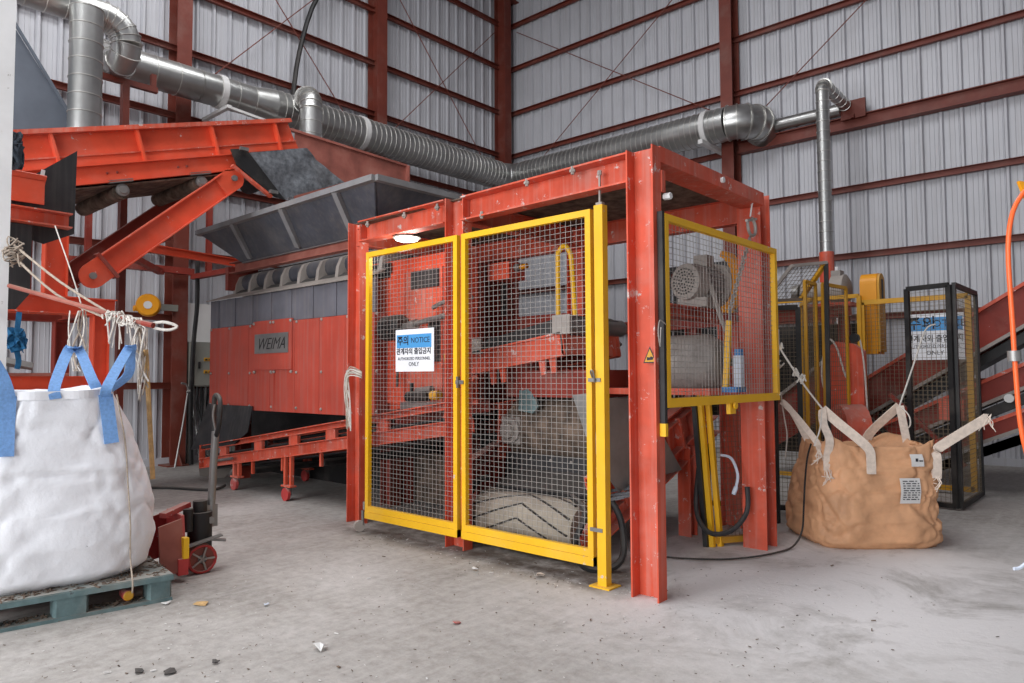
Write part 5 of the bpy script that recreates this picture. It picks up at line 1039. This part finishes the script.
c2 = incline('incline_conveyor', 'middle dark red inclined conveyor below the upper one at the back right', 10.1, -3.3, .3, 1.2, 2.55, .24, .6, REDD, (3.9,))
c3 = incline('incline_conveyor', 'lowest dark red inclined conveyor at the back right', 9.95, -3.0, .05, 1.2, 1.95, .18, .1, REDD, (3.6,))
for a, b in (((-2.9, 10.0, .75), (-2.2, 10.0, .1)), ((-2.55, 10.0, 1.15), (-1.75, 10.0, .3)), ((-3.0, 10.05, 1.0), (-2.3, 10.05, .35))):
    part('diagonal_brace', MB().bar(a, b, .07, .05), BLACK if a[0] < -2.6 else REDD, c2)
part('drive_box', MB().box((-1.98, 9.85, .85), (-1.72, 10.05, 1.1)), REDW, c2); part('round_knob', MB().cyl((-1.28, 9.9, 1.12), (-1.28, 9.86, 1.12), .05, n=12), WBOARD, c2)
yg = root('tall_belt_guard', (-2.75, 10.0, 1.4), 'tall rounded yellow belt guard standing on the upper red conveyor', 'guard')
pr = [(.14*math.cos(R(a)), .14*math.sin(R(a))) for a in range(0, 181, 15)]
pr = pr+[(-.14, -.9), (.14, -.9)]
part('guard', MB().ext(pr, (-2.83, 9.98, 2.56), (.2, .0, 0), (0, 1, 0), (0, 0, 1)), AMB, yg); part('side_cover', MB().ext([(x*.9, z*.97) for x, z in pr], (-2.63, 9.98, 2.56), (.03, 0, 0), (0, 1, 0), (0, 0, 1)), YELD, yg)
part('slot', MB().box((-2.6, 9.95, 2.35), (-2.595, 10.02, 2.62)), BLACK, yg)
m2 = root('drive_motor', (-3.1, 10.0, 2.45), 'silver grey drive motor on the red box left of the tall yellow belt guard', 'motor')
part('stator', MB().rev([(0, .1), (.02, .13), (.32, .13), (.34, .1)], (-3.62, 10.0, 2.52), (1, 0, 0), 18), DUST, m2, 40); part('gearbox', MB().rev([(0, .12), (.04, .21), (.2, .21), (.24, .14)], (-3.24, 10.0, 2.52), (1, 0, 0), 18).box((-3.2, 9.9, 2.66), (-3.08, 10.05, 2.78)), DUST, m2, 40); part('base', MB().box((-3.5, 9.85, 2.3), (-2.95, 10.2, 2.35)), REDW, m2); part('fan_cover', MB().rev([(0, .09), (.01, .12), (.1, .125)], (-3.74, 10.0, 2.52), (1, 0, 0), 18), STEEL, m2, 40)
hb = root('red_hopper_frame', (-3.4, 10.2, 0), 'dark red frame box carrying the silver drive motor', 'frame')
part('top_beam', MB().ibeam((-4.3, 9.9, 2.2), (-2.95, 9.9, 2.24), .16, .1, (0, 0, 1)), REDD, hb); part('post', MB().ibeam((-3.05, 9.9, 0), (-3.05, 9.9, 2.2), .12, .12, (1, 0, 0)), REDD, hb); part('post', MB().ibeam((-4.25, 9.9, 0), (-4.25, 9.9, 2.2), .12, .12, (1, 0, 0)), REDD, hb); part('back_plate', MB().box((-4.3, 10.4, .3), (-3.0, 10.43, 2.1)), BLACK, hb)
part('chute_side', MB().plate([(-4.2, 10.0, .9), (-3.1, 10.0, 1.75), (-3.1, 10.0, 1.0), (-4.2, 10.0, .3)], (0, .03, 0)), REDD, hb); part('chute_lip', MB().bar((-4.2, 9.98, .92), (-3.1, 9.98, 1.77), .06, .04), DUST, hb)
rs2 = root('red_round_stand', (-2.5, 8.4, 0), 'dull red curved stand with a rounded foot behind the tan sack, tied with string', 'stand')
part('column', MB().plate([(-2.78, 8.4, .6), (-2.4, 8.4, .6), (-2.4, 8.4, 1.66), (-2.5, 8.4, 1.74), (-2.68, 8.4, 1.77), (-2.78, 8.4, 1.7)], (0, .12, 0)), REDW, rs2); part('foot_drum', MB().cyl((-2.6, 8.15, .78), (-2.4, 8.3, .78), .3, n=20), REDW, rs2, 40); part('base', MB().box((-2.8, 8.25, 0), (-2.3, 8.6, .6)), REDD, rs2)
part('tie_string', MB().tube([(-2.8, 8.38, 1.72), (-2.74, 8.36, 1.8), (-2.66, 8.36, 1.7), (-2.58, 8.36, 1.4), (-2.54, 8.36, 1.36)], .011, 5), ROPE, rs2, True); part('tie_string', MB().tube([(-2.42, 8.38, 1.78), (-2.38, 8.36, 1.5), (-2.36, 8.36, 1.0)], .009, 5), ROPE, rs2, True); part('tie_string', MB().tube([(-2.8, 8.38, 1.72), (-2.83, 8.36, 1.4), (-2.78, 8.36, 1.1)], .009, 5), ROPE, rs2, True)
part('wheel_bracket', MB().cyl((-2.46, 8.36, 1.8), (-2.46, 8.3, 1.8), .05, n=10), BLACK, rs2)
# orange air hose with blow gun at the right edge
oh = root('orange_air_hose', (-.26, 2.1, 1.0), 'orange air hose hanging from a yellow clip at the right edge with a blow gun', 'hose')
hx = V((.747, .665, 0))
h0 = V((-.225, 2.1, 1.84))
part('hose', MB().tube([h0+hx*.0, h0+hx*-.03+V((0, 0, -.05)), h0+hx*-.045+V((0, 0, -.14)), h0+hx*-.042+V((0, 0, -.3)), h0+hx*-.038+V((0, 0, -.45)), h0+hx*-.032+V((0, 0, -.56)), h0+hx*-.015+V((0, 0, -.65)), h0+hx*.005+V((0, 0, -.7))], .0055, 10), HOSE, oh, True)
part('clip', MB().plate([h0+hx*-.012+V((0, 0, .025)), h0+hx*.02+V((0, 0, .02)), h0+hx*.03+V((0, 0, .0)), h0+hx*.02+V((0, 0, -.02)), h0+hx*.005+V((0, 0, -.02)), h0+hx*-.005+V((0, 0, .005))], .01), AMB, oh)
part('clip_hook', MB().tube([h0+hx*.022, h0+hx*.06+V((0, 0, .03)), h0+hx*.1+V((0, 0, .35)), h0+hx*.12+V((0, 0, 1.2))], .004, 6), STEEL, oh, True)
g0 = h0+hx*.005+V((0, 0, -.7))
part('fitting', MB().cyl(g0+V((0, 0, .01)), g0+hx*.01+V((0, 0, -.03)), .013, n=10), STEEL, oh, True); part('collar', MB().cyl(h0+hx*-.041+V((0, 0, -.385)), h0+hx*-.04+V((0, 0, -.41)), .014, n=10), STEEL, oh, True)
part('gun_body', MB().tube([g0+hx*.01+V((0, 0, -.03)), g0+hx*.012+V((0, 0, -.08)), g0+hx*.03+V((0, 0, -.1))], .014, 8), BRASS, oh, True); part('trigger', MB().bar(g0+hx*-.01+V((0, 0, -.065)), g0+hx*.012+V((0, 0, -.1)), .012, .006), WBOARD, oh)
part('gun_handle', MB().tube([g0+hx*.02+V((0, 0, -.09)), g0+hx*.012+V((0, 0, -.12)), g0+hx*.008+V((0, 0, -.14))], .008, 8), HOSE, oh, True); part('nozzle', MB().tube([g0+hx*.008+V((0, 0, -.14)), g0+hx*-.02+V((0, 0, -.17)), g0+hx*-.05+V((0, 0, -.195)), g0+hx*-.066+V((0, 0, -.198))], .0042, 6), PLW, oh, True)
hst = root('hose_gallows', (1.2, 3.36, 0), 'steel post with arm carrying the orange air hose beyond the right edge', 'post')
b_ = h0+hx*1.9; part('post', MB().bar((b_.x, b_.y, 0), (b_.x, b_.y, 3.1), .06), STEEL, hst); c_ = h0+hx*.12; part('arm', MB().bar((b_.x, b_.y, 3.06), (c_.x, c_.y, 3.06), .04), STEEL, hst)

# ================================================================== litter on the floor
random.seed(21)
lf = MB(); lfp = MB()
def chip(mb, c, s):
    a = random.uniform(0, 6.28); d = V((math.cos(a), math.sin(a), 0)); mb.bar(c-d*s, c+d*s*random.uniform(.6, 1.6)+V((0, 0, random.uniform(0, s*.5))), s*random.uniform(.4, 1.1), s*.3)
for i in range(1100):
    reg = random.random()
    if reg < .35: c = V((random.uniform(-5, -.8), random.uniform(1.0, 4.0), .004))
    elif reg < .6: c = V((random.uniform(-5.2, -2.5), random.gauss(3.93, .13), .004))
    elif reg < .8: c = V((random.gauss(-3.2, .7), random.gauss(1.5, .45), .004))
    else: c = V((random.gauss(-2.0, .5), random.gauss(4.2, .8), .004))
    chip(lf if random.random() < .72 else lfp, c, random.choice((.003, .004, .005, .007, .014 if random.random() < .15 else .004)))
single('dark_floor_litter', lf, JUNK, 'dark crumbs and shreds scattered over the concrete floor', 'litter', stuff=True); single('pale_floor_litter', lfp, WBOARD, 'pale crumbs and shreds scattered over the concrete floor', 'litter', stuff=True)
def scrap(name, label, c, s, m, seed, lift=.02):
    random.seed(seed); c = V(c); P = []; n = 7
    for i in range(n): a = i*6.283/n; P.append(c+V((math.cos(a)*s*random.uniform(.5, 1.1), math.sin(a)*s*random.uniform(.4, 1), .004+random.uniform(0, lift))))
    mb = MB(); mb.add(P+[p+V((0, 0, .004)) for p in P]+[c+V((0, 0, lift)), c+V((0, 0, lift+.004))], [(i, 2*n, (i+1) % n) for i in range(n)]+[(n+i, n+(i+1) % n, 2*n+1) for i in range(n)]+[(i, (i+1) % n, n+(i+1) % n, n+i) for i in range(n)])
    single(name, mb, m, label, 'scrap')
scrap('paper_scrap', 'crumpled white paper scrap lying alone on the open floor in front', (-3.256, 2.128, 0), .055, WBOARD, 1, .035)
scrap('yellow_scrap', 'small pale orange scrap on the floor by the pallet corner', (-4.45, 2.06, 0), .05, WOOD, 2, .01)
scrap('red_scrap', 'tiny red scrap on the floor before the mesh gates', (-3.007, 2.86, 0), .028, PRED, 3, .01)
scrap('white_scrap', 'white scrap on the floor touching the pallet edge', (-4.62, 1.92, 0), .035, WBOARD, 4, .012)
scrap('plastic_scrap', 'small white plastic scrap on the floor right of the pallet', (-4.124, 2.31, 0), .022, PLW, 5, .01)
scrap('pale_chunk', 'pale chunk on the floor below the left mesh gate', (-3.72, 3.72, 0), .03, WBOARD, 6, .02)
scrap('paper_curl', 'pale paper curl on the floor below the right mesh gate', (-3.252, 3.9, 0), .045, WEB, 7, .03)
scrap('dark_shred', 'black shred lying on the floor nearest the camera', (-3.544, 1.494, 0), .05, RUB, 8, .01)
scrap('dark_shred', 'smaller black shred left of the nearest one on the floor', (-3.66, 1.40, 0), .035, RUB, 9, .01)
scrap('dark_shred', 'flat black shred on the floor behind the two nearest shreds', (-3.49, 1.69, 0), .025, RUB, 10, .01)
fl = root('short_cable', (-9.4, 4.3, 0), 'short black cable lying on the floor behind the white sack', 'cable')
part('cable', MB().tube([(-9.7, 3.6, .02), (-9.3, 3.9, .02), (-8.9, 4.05, .02), (-8.75, 4.2, .02), (-8.9, 4.4, .03)], .018, 6), BLACK, fl, True)
cw = root('tied_cords', (-5.7, 4.0, 1.4), 'bunch of white cords tied round the left front post of the cage', 'cord')
random.seed(12)
for i in range(12):
    p = V((-5.5, 4.02, 1.42+random.uniform(-.03, .03))); part('cord', MB().tube([p, p+V((-.1, -.06, .03+random.uniform(-.02, .02))), p+V((-.17+random.uniform(-.03, .03), -.05, -.05)), p+V((-.16+random.uniform(-.04, .04), -.04, -.25)), p+V((-.15+random.uniform(-.04, .04), -.03, -.45-random.uniform(0, .1)))], .006, 5, 3), random.choice((ROPE, ROPEG)), cw, True)
# groups of alike things
for nm, gtxt in (('folding_mesh_door', 'folded mesh door leaves'), ('black_mesh_door', 'black mesh doors at the back right'), ('yellow_mesh_fence', 'yellow mesh fence sections'), ('mesh_gate', 'yellow mesh gates of the cage'), ('notice_sign', 'blue and white notices'), ('dark_shred', 'black shreds on the floor'), ('incline_conveyor', 'dark red inclined conveyors at the back right')):
    for o in bpy.data.objects:
        if o.parent is None and o.name.split('.')[0] == nm: o['group'] = gtxt
for o in bpy.data.objects:
    if 'base' in o: del o['base']
